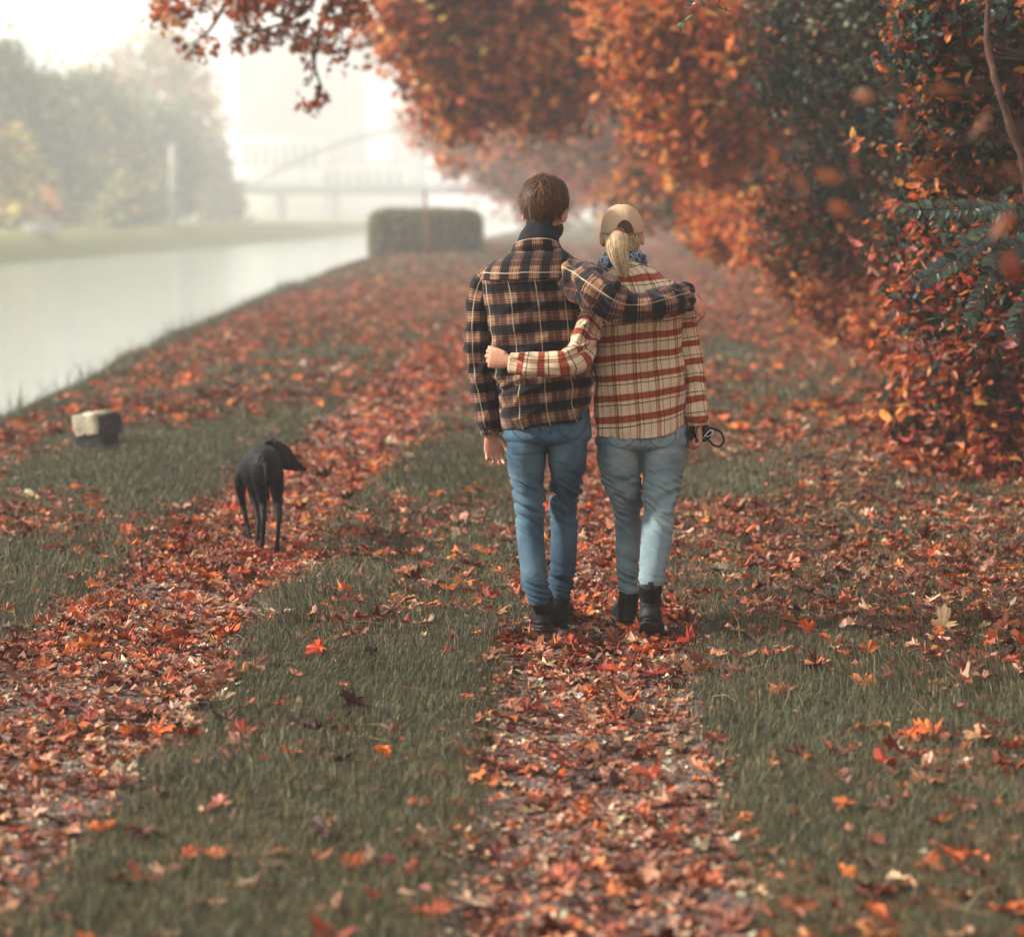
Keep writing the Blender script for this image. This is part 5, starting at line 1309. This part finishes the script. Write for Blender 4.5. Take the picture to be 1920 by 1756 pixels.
far_tree('broadleaf_tree', 'smaller brownish tree at the water end of the far row', 395, 195, 250, 50, [(hg, .5), (PAL['rusty'], .3), (ye, .2)], 6000, blobs=[(375, 290, 195, 40, 60), (400, 360, 195, 45, 75), (425, 400, 198, 28, 40)])
far_tree('broadleaf_tree', 'slim yellow leaved sapling under the tall grey green tree', 20, 104, 270, 30, [(ye, .7), (hg, .3)], 1200, blobs=[(12, 300, 104, 26, 40), (22, 360, 104, 18, 50)], tr=.1)
far_tree('broadleaf_tree', 'tiny bright orange sapling on the far bank edge', 88, 110, 380, 15, [(PAL['orange'], .6), (ye, .4)], 220, blobs=[(88, 398, 110, 14, 14)], tr=.06)
far_tree('broadleaf_tree', 'low yellow bush like tree beside the pale post', 240, 128, 350, 30, [(ye, .4), (hg, .6)], 1500, blobs=[(235, 385, 128, 26, 34), (205, 410, 128, 22, 22)], tr=.08)
far_tree('broadleaf_tree', 'yellow green tree filling the row between the grey green and the feathery trees', 190, 142, 150, 70, [(ye, .35), (hg, .65)], 9000, blobs=[(175, 200, 142, 50, 60), (200, 260, 142, 60, 70), (150, 300, 142, 60, 70), (240, 330, 143, 50, 70)])
# pale post on the far bank
b = W(326, 428, 215); b[2] = TZ(b[0], b[1]); pst = empty('pale_post', b, 'thick pale post standing among the far bank trees', 'post')
white_p = varied('pale_paint', (.34, .33, .30), (.42, .41, .38), 3, .6, .1)
V_, F_, _ = tube([b, b + [0, 0, 3.5], b + [0, 0, 8.0]], [.44, .40, .34], 14); MB().add(V_, F_).build('pole', white_p, pst)
V_, F_ = box(b + [0, 0, 8.1], (.5, .42, .12), 0, .04); MB().add(V_, F_).build('cap', white_p, pst)
V_, F_ = box(b + [0, 0, .12], (.6, .6, .16), 0, .03); MB().add(V_, F_).build('foot', white_p, pst)
# low whitish hut on the far bank
b = W(78, 436, 125); b[2] = .35
bt = empty('hut', (b[0], b[1], float(TZ(b[0], b[1]))), 'low whitish hut at the foot of the far bank trees', 'hut')
zt = float(TZ(b[0], b[1]))
V_, F_ = box((b[0], b[1], zt + .35), (.95, .6, .38), 0, .02); MB().add(V_, F_).build('wall', white_p, bt)
V_, F_ = box((b[0], b[1], zt + .78), (1.1, .72, .05), 0, .02); MB().add(V_, F_).build('roof', varied('grey_felt', (.2, .2, .2), (.28, .28, .27), 5, .9, .2), bt)

# clipped hedge and stake by the water
hz = float(TZ(-5.5, 74)); 
h0 = W(690, 440, 74); h1 = W(900, 440, 74); cx = (h0[0] + h1[0]) / 2; hwid = (h1[0] - h0[0]) / 2; ht = W(800, 393, 74)[2]; hb = W(800, 500, 74)[2]
hd_ = empty('clipped_hedge', (cx, 74, hb), 'boxy clipped grey green hedge standing by the water', 'hedge')
m_ = MB(); V_, F_ = rock(np.array([cx, 74.6, (ht + hb) / 2 - .1]), np.array([hwid - .12, .7, (ht - hb) / 2 + .05]), 3.0, 0, 0, 12, .05); 
MB().add(V_, F_, (.05, .052, .035)).build('branches', M['leaf'], hd_)
n = 16000; fc = rng.integers(0, 4, n); a = rng.uniform(-1, 1, (n, 2))
def sq(x, y, z):   # rounded box surface
    p = np.stack([x, y, z], -1); l = (np.abs(p) ** 7).sum(1) ** (1 / 7); return p / l[:, None]
dd = rng.normal(size=(n, 3)); p = sq(dd[:, 0], dd[:, 1], dd[:, 2]); P_ = p * [hwid, .78, (ht - hb) / 2] + [cx, 74.6, (ht + hb) / 2]
P_ = P_ + rng.normal(0, .035, P_.shape); P_[:, 2] += .05 * fbm(P_ * 1.5, 2)
V_, F_, C_ = leaf_arrays(P_, rng.uniform(.05, .11, n), p + rng.normal(0, .5, p.shape), 'quad', pick(hx('9a9878', 'a8a484', '828468', 'b0aa8a', '707464'), n) * 1.35 * (1 + .35 * np.sign(fbm(P_ * [.9, .2, .1] + 2, 1)))[:, None], .3)
MB().add(V_, F_, C_).build('foliage', M['leaf'], hd_, smooth=False)
s0 = W(803, 468, 71); s1 = W(797, 362, 71)
stk = empty('wooden_stake', s0, 'thin rusty brown stake leaning in front of the clipped hedge', 'stake')
V_, F_, _ = tube([s0 - [0, 0, .3], (s0 + s1) / 2, s1 - [0, 0, .06]], [.06, .055, .05], 8); MB().add(V_, F_).build('shaft', varied('rusty_wood', (.14, .06, .04), (.24, .11, .07), 8, .9, .5), stk)
V_, F_, _ = tube([s1 - [0, 0, .06], s1 + [0, 0, .12]], [.052, .010], 8); MB().add(V_, F_).build('point', M['bark'], stk)

# bridge and town in the mist
BY = 400
steel = varied('grey_blue_steel', (.04, .06, .08), (.06, .085, .11), 1, .6, .1, 3)
conc = varied('pale_concrete', (.45, .44, .42), (.55, .54, .52), .6, .9, .1, 3)
br = empty('arch_bridge', (W(800, 440, BY)[0], BY, -1), 'grey steel arch bridge crossing the canal in the mist', 'bridge')
xl, xr = W(405, 355, BY)[0] - 6, W(1290, 355, BY)[0]; zd = W(800, 356, BY)[2]
mb = MB(); V_, F_ = box(((xl + xr) / 2, BY + 4, zd), ((xr - xl) / 2, 5, .85), 0, .08); mb.add(V_, F_); mb.build('deck', steel, br)
ax0, ax1 = W(452, 350, BY)[0], W(1250, 350, BY)[0]; apex = W(850, 232, BY)[2]
def archz(x): t = (x - (ax0 + ax1) / 2) / ((ax1 - ax0) / 2); return zd + (apex - zd) * (1 - t * t)
for yy in (BY - .2, BY + 8.2):
    xx = np.linspace(ax0, ax1, 40); V_, F_, _ = tube(np.stack([xx, xx * 0 + yy, archz(xx)], -1), .24, 10, True, .28); MB().add(V_, F_).build('arch', steel, br)
    for x_ in np.linspace(ax0, ax1, 15)[1:-1]:
        V_, F_, _ = tube([(x_, yy, zd), (x_, yy, archz(x_))], .07, 6); MB().add(V_, F_).build('hanger', steel, br)
for yy in (BY - .9, BY + 8.9):
    mb = MB(); V_, F_, _ = tube([(xl, yy, zd + 1.5), (xr, yy, zd + 1.5)], .06, 6); mb.add(V_, F_)
    for x_ in np.arange(xl, xr, 3.0): V_, F_, _ = tube([(x_, yy, zd + .5), (x_, yy, zd + 1.5)], .025, 6); mb.add(V_, F_)
    mb.build('railing', steel, br)
for u_ in (432, 520, 620, 1240):
    p_ = W(u_, 400, BY); V_, F_ = box((p_[0], BY + 4, (zd - 2) / 2 - .3), (.55 if u_ != 432 else 1.6, 4.2, (zd + 1.6) / 2), 0, .1); MB().add(V_, F_).build('pier', conc, br)
def block(name, label, cat, u0, u1, vt, Yc, mat, depth=14, bands=(), wm=None, rows=0):
    a = W(u0, vt, Yc); b = W(u1, vt, Yc); cx_ = (a[0] + b[0]) / 2; hw_ = (b[0] - a[0]) / 2; zt_ = a[2]
    o = empty(name, (cx_, Yc, 0), label, cat)
    V, F_ = box((cx_, Yc + depth / 2, (zt_ - 3) / 2), (hw_, depth / 2, (zt_ + 3) / 2), 0, .1); MB().add(V, F_).build('wall', mat, o)
    V, F_ = box((cx_, Yc + depth / 2, zt_ + .3), (hw_ + .25, depth / 2 + .25, .28), 0, .05); MB().add(V, F_).build('roof', conc, o)
    for (p0, p1, z0, z1) in bands:
        x0 = cx_ - hw_ + 2 * hw_ * p0; x1 = cx_ - hw_ + 2 * hw_ * p1
        V, F_ = box(((x0 + x1) / 2, Yc, (z0 + z1) / 2 * zt_), ((x1 - x0) / 2, .12, (z1 - z0) / 2 * zt_), 0, .02); MB().add(V, F_).build('window_band', wm or glassm, o)
    return o
glassm = varied('grey_window_glass', (.09, .12, .15), (.12, .15, .18), .5, .3, 0)
bluew = varied('blue_grey_cladding', (.012, .04, .07), (.02, .055, .09), .4, .8, .1, 3)
whitew = varied('white_render', (.70, .68, .64), (.78, .76, .72), .4, .9, .1, 3)
block('tower_block', 'tall blue grey tower block fading into the mist, left of the pair', 'tower block', 445, 528, 55, 600, bluew, 18, [(.12 + .22 * i, .22 + .22 * i, .1, .96) for i in range(4)])
block('tower_block', 'wider blue grey tower block behind the middle of the bridge', 'tower block', 530, 672, 70, 620, bluew, 20, [(.07 + .155 * i, .14 + .155 * i, .1, .96) for i in range(6)])
block('apartment_block', 'white apartment block above the bridge deck', 'apartment block', 448, 600, 255, 460, whitew, 12, [(.05 + .12 * i, .12 + .12 * i, .62, .92) for i in range(8)])
block('apartment_block', 'low white waterside building right of the towers', 'apartment block', 600, 760, 305, 465, whitew, 12, [(.05 + .12 * i, .12 + .12 * i, .55, .85) for i in range(8)])
block('tower_block', 'faint slim tower block nearest the orange trees', 'tower block', 735, 790, 215, 660, bluew, 16, [(.15 + .28 * i, .30 + .28 * i, .1, .95) for i in range(3)])
block('apartment_block', 'long pale building under the bridge at the water end', 'apartment block', 560, 1010, 404, 520, conc, 10, [(.03 + .08 * i, .07 + .08 * i, .2, .7) for i in range(12)])

# maples on the right hand bank
OR, RU, BR, RD, GR, OL, PK = PAL['orange'], PAL['rusty'], PAL['brownor'], PAL['red'], PAL['green'], PAL['olive'], PAL['pink']
MG = 'autumn trees along the right bank'
plant('maple_tree', 'near maple whose brown orange branch hangs over the water', 'tree', (5.6, 20.5), (4.9, 20, 7.0), .24,
      [blob(900, -330, 19, 260, 200), blob(600, -260, 18, 260, 150), blob(1250, -300, 20, 250, 180)],
      [dict(n=14000, size=(.08, .15), kind='simple', pals=[(BR, .4), (OR, .4), (RU, .2)], clump=.22, per=10),
       dict(blobs=[blob(*q) for q in [(330, 15, 18, 48, 30), (300, 45, 18, 22, 14), (345, 92, 18, 30, 10), (385, 75, 18, 22, 24), (395, 0, 18, 40, 20), (470, 40, 18, 42, 45), (455, 90, 18, 26, 14), (500, 75, 18, 26, 24), (545, 15, 18, 40, 40),
                                      (570, 90, 18, 36, 16), (555, 110, 18, 18, 12), (588, 135, 18, 18, 16), (600, 172, 18, 16, 12), (582, 195, 18, 24, 10), (620, 50, 18, 34, 46), (650, 20, 18, 40, 40), (640, 100, 18, 18, 12), (560, 55, 18, 26, 20), (520, -20, 18, 200, 25)]],
            n=1500, size=(.055, .105), kind='maple', pals=[(BR, .5), (OR, .5)], clump=.07, per=7, curl=.5)], MG, rb=.09)
# twigs that carry the hanging sprays
tw = MB(); mroot = [o for o in bpy.data.objects if o.name.startswith('maple_tree')][0]
for q in ([(900, -120), (700, -60), (560, -10), (430, -5), (345, 30), (300, 45)], [(620, -40), (560, 30), (480, 60), (440, 85)], [(640, -40), (600, 60), (590, 120), (602, 172), (575, 198)], [(430, -5), (390, 60), (345, 92)], [(700, -60), (650, 20), (640, 95)]):
    K = catmull([W(u, v, 18) for u, v in q], 6); V_, F_, _ = tube(K, np.linspace(.022, .004, len(K)), 6); tw.add(V_, F_)
tw.build('twigs', M['bark'], mroot)
plant('maple_tree', 'dark brown orange maple crown above the hedge by the water', 'tree', (5.8, 33), (4.0, 32, 6.0), .28,
      [blob(*q) for q in [(760, 20, 30, 70, 70), (830, 60, 31, 90, 90), (900, 140, 32, 95, 90), (960, 30, 31, 120, 90), (860, 190, 32, 75, 50), (1050, 80, 33, 130, 120), (1000, 180, 33, 90, 60), (900, -120, 31, 250, 110)]],
      dict(n=20000, size=(.12, .22), kind='simple', pals=[(OR * 1.1, .40), (RU * 1.25, .48), (OL, .12)], clump=.3, per=14), MG, rb=.07)
plant('maple_tree', 'hazy peach coloured maple reaching lowest over the bank far off', 'tree', (6.0, 115), (2, 115, 9), .35,
      [blob(*q) for q in [(825, 235, 112, 40, 35), (880, 275, 112, 60, 40), (940, 250, 114.8, 90, 70), (950, 320, 112, 50, 24), (1010, 340, 112, 70, 45), (1010, 385, 112, 35, 20), (1050, 300, 117.6, 90, 80), (800, 215, 112, 20, 15)]],
      dict(n=19000, size=(.28, .52), kind='quad', pals=[(OR, .6), (RU, .4)], clump=.7, per=12), MG, rb=.09)
plant('maple_tree', 'pale orange maple in the mist over the far end of the track', 'tree', (6.0, 81), (3.5, 81, 8), .32,
      [blob(*q) for q in [(1000, 230, 78.4, 100, 60), (1080, 160, 78.4, 110, 80), (1120, 260, 78.4, 100, 70), (1180, 330, 81.2, 90, 55), (1060, 60, 79.8, 140, 70), (1220, 200, 81.2, 90, 90)]],
      dict(n=20000, size=(.2, .38), kind='simple', pals=[(OR, .55), (RU, .45)], clump=.55, per=12), MG, rb=.08)
plant('maple_tree', 'bright orange maple hanging above the cap', 'tree', (4.6, 26), (3.4, 25, 5.0), .20,
      [blob(*q) for q in [(1250, 60, 24, 80, 60), (1330, 90, 24, 90, 70), (1230, 140, 24, 60, 40), (1300, 180, 24, 90, 50), (1380, 230, 24, 70, 60), (1280, 250, 24, 60, 35), (1330, 290, 24.5, 50, 25), (1200, 20, 25, 70, 50), (1400, 130, 24, 80, 90)]],
      dict(n=8000, size=(.11, .21), kind='maple', pals=[(OR * 1.12, .6), (RU * 1.2, .4)], clump=.24, per=9, curl=.45), MG, rb=.06)
plant('maple_tree', 'rusty maple filling the gap above the end of the track', 'tree', (6.5, 45), (5, 44, 6), .28,
      [blob(*q) for q in [(1180, 120, 42, 90, 90), (1250, 300, 42, 80, 70), (1300, 200, 42, 100, 100), (1400, 60, 42, 150, 100), (1400, 300, 42, 120, 100), (1200, 380, 44, 60, 30)]],
      dict(n=20000, size=(.13, .24), kind='simple', pals=[(RU, .5), (OR, .3), (OL, .2)], clump=.35, per=12), MG, rb=.07)
# evergreen and shrubs
SG = 'shrubs massed along the right bank'
plant('evergreen_tree', 'dark blue green evergreen leaning over the right bank', 'tree', (4.4, 18.5), (3.4, 18.2, 3.8), .16,
      [blob(*q) for q in [(1500, 40, 17.5, 90, 70), (1600, 60, 17.5, 120, 90), (1560, 170, 17.5, 110, 80), (1640, 240, 17.5, 110, 80), (1500, 150, 17.5, 55, 60), (1720, 100, 18, 120, 110), (1600, 330, 17.7, 100, 60), (1700, 350, 17.5, 110, 70), (1600, -60, 18, 200, 80)]],
      dict(n=42000, size=(.035, .085), kind='oval', pals=[(GR, .68), (OL, .2), (RU, .12)], clump=.13, per=12, curl=.3), MG, rb=.035, leafm='green_leaf', wig=.12)
plant('climber_tree', 'dark leaved tree with orange leaves and a bare reddish stem at the edge', 'tree', (4.0, 12), (2.9, 11.5, 3.0), .10,
      [blob(*q) for q in [(1740, 60, 11.5, 70, 80), (1840, 120, 12, 100, 110), (1790, 240, 11.8, 90, 80), (1890, 320, 12, 100, 100), (1950, 80, 12, 90, 120), (1800, 380, 12, 110, 60)]],
      dict(n=13000, size=(.04, .10), kind='oval', pals=[(GR, .62), (OR, .16), (RD, .07), (BR, .15)], clump=.10, per=9, curl=.45), MG, rb=.025, wig=.08)
rt_ = [o for o in bpy.data.objects if o.name.startswith('climber_tree')][0]
K = catmull([W(1945, 520, 10.6), W(1922, 330, 10.6), W(1893, 230, 10.6), W(1866, 150, 10.6), W(1850, 60, 10.65), (W(1862, -60, 10.7))], 8)
K = np.vstack([[[3.3, 11.0, float(TZ(3.3, 11)) - .05]], [[2.7, 10.8, .8]], K]); V_, F_, _ = tube(K, np.linspace(.026, .011, len(K)), 12); V_ += .010 * fbm(V_ * 20, 2)[:, None]; MB().add(V_, F_).build('bare_stem', M['bark_red'], rt_)
shr = [
 ('low orange leaved shrub beside the end of the track', (3.4, 30), [(1330, 400, 29, 55, 25), (1400, 420, 28, 70, 35), (1450, 460, 27, 60, 40), (1360, 450, 28, 60, 25)], [(RD, .15), (OR, .85)], (.07, .14), 6000, 'simple'),
 ('olive shrub with a few red leaves, rising behind the orange shrub', (4.4, 36), [(1350, 330, 34, 70, 40), (1440, 350, 34, 90, 60), (1500, 300, 34, 80, 60), (1300, 385, 36, 60, 25)], [(OL, .7), (RD, .3)], (.08, .16), 9000, 'simple'),
 ('brown and grey thicket under the evergreen', (3.9, 19), [(1560, 430, 18, 80, 60), (1640, 470, 18, 90, 60), (1500, 390, 19, 60, 60), (1700, 430, 17.5, 90, 70), (1480, 470, 20, 50, 40)], [(BR, .45), (OL, .3), (GR, .25)], (.05, .11), 14000, 'oval'),
 ('rust coloured shrub sprawling below the brown thicket', (3.5, 20), [(1600, 560, 19, 90, 50), (1530, 520, 21, 60, 40), (1680, 600, 17.5, 70, 50), (1660, 530, 18, 70, 40)], [(RU, .5), (BR, .3), (OR, .2)], (.06, .12), 9000, 'simple'),
 ('pink and orange leaved shrub reaching down to the grass', (3.3, 13.8), [(1850, 700, 13.2, 110, 80), (1780, 760, 13.4, 80, 60), (1900, 800, 13.2, 90, 60), (1710, 800, 13.6, 60, 22), (1800, 845, 13.3, 80, 18), (1900, 870, 13.0, 70, 20), (1760, 680, 14, 70, 60), (1850, 600, 13, 100, 60)], [(PK, .30), (OR, .22), (RU, .15), (RD, .04), (GR, .17), (BR, .12)], (.06, .12), 9500, 'oval'),
 ('tan and grey leaved shrub behind the green fronds', (3.0, 11.5), [(1840, 480, 11.6, 90, 60), (1780, 560, 11.8, 60, 60), (1900, 560, 11.4, 80, 80), (1900, 420, 11.8, 90, 60), (1730, 470, 12.5, 60, 60)], [(GR, .4), (BR, .25), (PK, .25), (RD, .1)], (.045, .10), 9000, 'oval'),
]
for lb, bs, bl, pals, sz, n, kd in shr:
    bl = [blob(*q) for q in bl]; c = np.mean([b[0] for b in bl], axis=0)
    bx = max(bs[0], 2.9); z0 = float(TZ(bx, bs[1]))
    plant('shrub', lb, 'shrub', (bx, bs[1], z0), c, .05, bl, dict(n=n, size=sz, kind=kd, pals=pals, clump=.13, per=9, curl=.45), SG, rb=.018, wig=.1, part='foliage')
# dense dark undergrowth over the rising bank behind the shrubs
x = rng.uniform(3.2, 16, 9000); y = rng.uniform(9, 130, 9000); k_ = rng.random(9000) < np.clip(1.2 - y / 160, .3, 1); x, y = x[k_], y[k_]
hgt = rng.uniform(.1, 1.0, len(x)) ** 1.3 * np.clip((x - 2.8) * .9, .35, 3.2); ci = np.repeat(np.arange(len(x)), 12)
P_ = np.stack([x, y, TZ(x, y) + hgt], -1)[ci] + rng.normal(0, .22, (len(ci), 3)); sz_ = np.clip(.08 + P_[:, 1] * .0022, .08, .32) * rng.uniform(.7, 1.3, len(ci))
V_, F_, C_ = leaf_arrays(P_, sz_, rng.normal(0, 1, P_.shape) + [0, 0, .5], 'quad', pick(np.vstack([BR, OL, GR, RU]), len(ci)) * (1 + .3 * rng.normal(size=len(x))).clip(.4, 1.8)[ci][:, None], .3)
o = MB().add(V_, F_, C_).build('undergrowth', M['leaf'], smooth=False)
tag(o, 'tangled brown and green undergrowth covering the rising right bank', 'undergrowth', kind='stuff')

# green pinnate fronds hanging in from the right
def frond(K, n, ll, rootobj, name='frond'):
    K = catmull([W(*k) for k in K], 8); m_ = MB(); V, F_, _ = tube(K, np.linspace(.0045, .0018, len(K)), 6); m_.add(V, F_, (.05, .06, .04))
    L = np.linspace(.06, 1, n); idx = L * (len(K) - 1); Pp = np.stack([np.interp(idx, np.arange(len(K)), K[:, j]) for j in range(3)], -1)
    T = np.gradient(Pp, axis=0); T /= np.linalg.norm(T, axis=1)[:, None]
    for s in (-1, 1):
        sd = np.cross(T, [0.25, -.9, .45]); sd /= np.linalg.norm(sd, axis=1)[:, None]
        ax = T * .45 + sd * s * .85 + rng.normal(0, .12, T.shape); ax[:, 2] -= .15; ax /= np.linalg.norm(ax, axis=1)[:, None]
        l = ll * rng.uniform(.85, 1.15, n) * np.clip(1.25 - .55 * L, .5, 1)
        nn = np.cross(ax, T) * s; nn += rng.normal(0, .25, nn.shape); nn -= ax * (nn * ax).sum(1)[:, None]; nn /= np.linalg.norm(nn, axis=1)[:, None]; b = np.cross(nn, ax)
        O = TM['oval']; x_ = O[:, 0] * 1.35; y_ = O[:, 1] + .52
        V = Pp[:, None] + l[:, None, None] * (x_[None, :, None] * b[:, None] + y_[None, :, None] * ax[:, None] + (.35 * np.abs(x_) - .10 * y_ ** 2)[None, :, None] * nn[:, None])
        mid = Pp + ax * (l * .5)[:, None]; V = np.concatenate([mid[:, None], V], 1); k2 = len(O) + 1
        j = np.arange(1, k2); f = np.stack([0 * j, j, np.roll(j, -1)], -1)
        m_.add(V.reshape(-1, 3), (np.arange(n)[:, None, None] * k2 + f[None]).reshape(-1, 3), np.repeat(pick(hx('2f4038', '3a4a40', '2a3a34', '44543f'), n, jit=.2), k2, axis=0))
    return m_.build(name, M['green_leaf'], rootobj, smooth=False)
b = np.array([2.75, 9.4, float(TZ(2.75, 9.4))]); fr = empty('pinnate_shrub', b, 'dark green shrub with feathery paired leaflets on arching fronds at the edge', 'shrub')
mb = MB()
for K in ([(2.75, 9.4, b[2] - .05), (2.55, 9.3, .9), W(2050, 470, 9.2), W(1990, 400, 9.1)], [(2.75, 9.4, b[2]), (2.5, 9.3, .7), W(2020, 560, 9.1)]):
    K = catmull([np.asarray(q, float) for q in K], 6); V_, F_, _ = tube(K, np.linspace(.022, .008, len(K)), 8); mb.add(V_, F_)
mb.build('stems', M['bark_red'], fr)
frond([(2000, 410, 9.1), (1900, 400, 9.0), (1810, 392, 8.95), (1710, 392, 8.9)], 23, .062, fr)
frond([(2000, 410, 9.1), (1920, 405, 9.0), (1850, 440, 8.9), (1790, 490, 8.85), (1725, 528, 8.8)], 25, .062, fr)
frond([(2000, 440, 9.1), (1930, 455, 9.0), (1880, 480, 8.9), (1845, 540, 8.85), (1815, 605, 8.8)], 23, .058, fr)
frond([(2020, 560, 9.1), (1960, 540, 9.0), (1915, 580, 8.9), (1900, 630, 8.85)], 17, .054, fr)
frond([(2000, 400, 9.1), (1950, 388, 9.0), (1900, 392, 8.9), (1840, 402, 8.9)], 17, .054, fr)
# near orange leaves out of focus, on a thin branch of their own
b = np.array([1.35, 3.9, float(TZ(1.35, 3.9))]); nb = empty('beech_sapling', b, 'out of focus sapling with large tan orange leaves close to the camera', 'sapling')
K = catmull([b - [0, 0, .05], b + [.05, 0, .7], b + [-.08, -.1, 1.4], b + [-.1, -.1, 2.0], b + [-.25, -.1, 2.35]], 6); mb = MB(); V_, F_, _ = tube(K, np.linspace(.016, .006, len(K)), 8); mb.add(V_, F_)
lp = []
for (u, v, Yc) in [(1555, 330, 4.9), (1500, 345, 4.9), (1600, 300, 4.9), (1690, 250, 5.0), (1760, 270, 5.0), (1730, 320, 4.9), (1840, 230, 5.1), (1880, 420, 4.7), (1895, 500, 4.7), (1770, 170, 5.1), (1905, 330, 4.9), (1620, 180, 5.1), (1575, 390, 5.0)]:
    p = W(u, v, Yc * .79); i0 = int(np.argmin(np.linalg.norm(K - p - [.0, 0, -.1], axis=1))); Q = catmull([K[i0], (K[i0] + p) / 2 + [0, 0, .04], p], 4); V_, F_, _ = tube(Q, np.linspace(.004, .0015, len(Q)), 6); mb.add(V_, F_); lp.append(p)
mb.build('stem', M['bark_red'], nb)
lp = np.array(lp)
V_, F_, C_ = leaf_arrays(lp, rng.uniform(.045, .07, len(lp)), rng.normal(0, .6, lp.shape) + [0, -1, .3], 'oval', pick(hx('8a543c', '905a40', '7c4632', '744434'), len(lp), jit=.15), .3)
MB().add(V_, F_, C_).build('foliage', M['leaf'], nb, smooth=False)

tg = MB(); K = catmull([W(1230, -60, 9.2), W(1290, -10, 9.1), W(1330, 8, 9.0), W(1372, 22, 9.0)], 6); K2 = catmull([W(1290, -10, 9.1), W(1284, 28, 9.05), W(1274, 58, 9.0)], 6)
K0 = catmull([W(1500, -420, 10.2), W(1400, -260, 9.8), W(1300, -140, 9.4), W(1230, -60, 9.2)], 5)
for q_, r0_, r1_ in ((K, .004, .0015), (K2, .003, .0012), (K0, .012, .004)):
    V_, F_, _ = tube(q_, np.linspace(r0_, r1_, len(q_)), 6); tg.add(V_, F_)
far0 = np.array([3.4, 11.0, float(TZ(3.4, 11.0)) - .05]); V_, F_, _ = tube(catmull([far0, [3.3, 10.9, 1.8], [2.9, 10.7, 3.2], K0[0]], 6), np.linspace(.05, .012, 19), 8); tg.add(V_, F_)
rb_ = empty('overhanging_sapling', far0 + [0, 0, .05], 'thin arching sapling dangling a few green leaves at the top of the view', 'sapling')
tg.build('stem', M['bark'], rb_)
lp = np.vstack([K[4::3], K2[3::3]]) + rng.normal(0, .012, (len(np.vstack([K[4::3], K2[3::3]])), 3))
V_, F_, C_ = leaf_arrays(lp, rng.uniform(.035, .055, len(lp)), rng.normal(0, .5, lp.shape) + [0, -.6, .6], 'oval', pick(hx('3d4a38', '6a7a50', '34463f'), len(lp)), .3)
MB().add(V_, F_, C_).build('foliage', M['green_leaf'], rb_, smooth=False)

# haze: one closed box of even pale air round everything
hm = bpy.data.materials.new('mist'); hm.use_nodes = True; hn = hm.node_tree; hn.nodes.clear()
ho = hn.nodes.new('ShaderNodeOutputMaterial'); hv = hn.nodes.new('ShaderNodeVolumePrincipled')
hv.inputs['Color'].default_value = (.92, .96, 1.0, 1); hv.inputs['Density'].default_value = .0021; hv.inputs['Anisotropy'].default_value = 0.0
hn.links.new(hv.outputs[0], ho.inputs['Volume'])
V_, F_ = box((-40, 430, 38), (400, 480, 46)); haze = MB().add(V_, F_).build('haze', hm, smooth=False)
tag(haze, 'pale autumn mist lying over the canal and the bank', 'mist', kind='stuff')
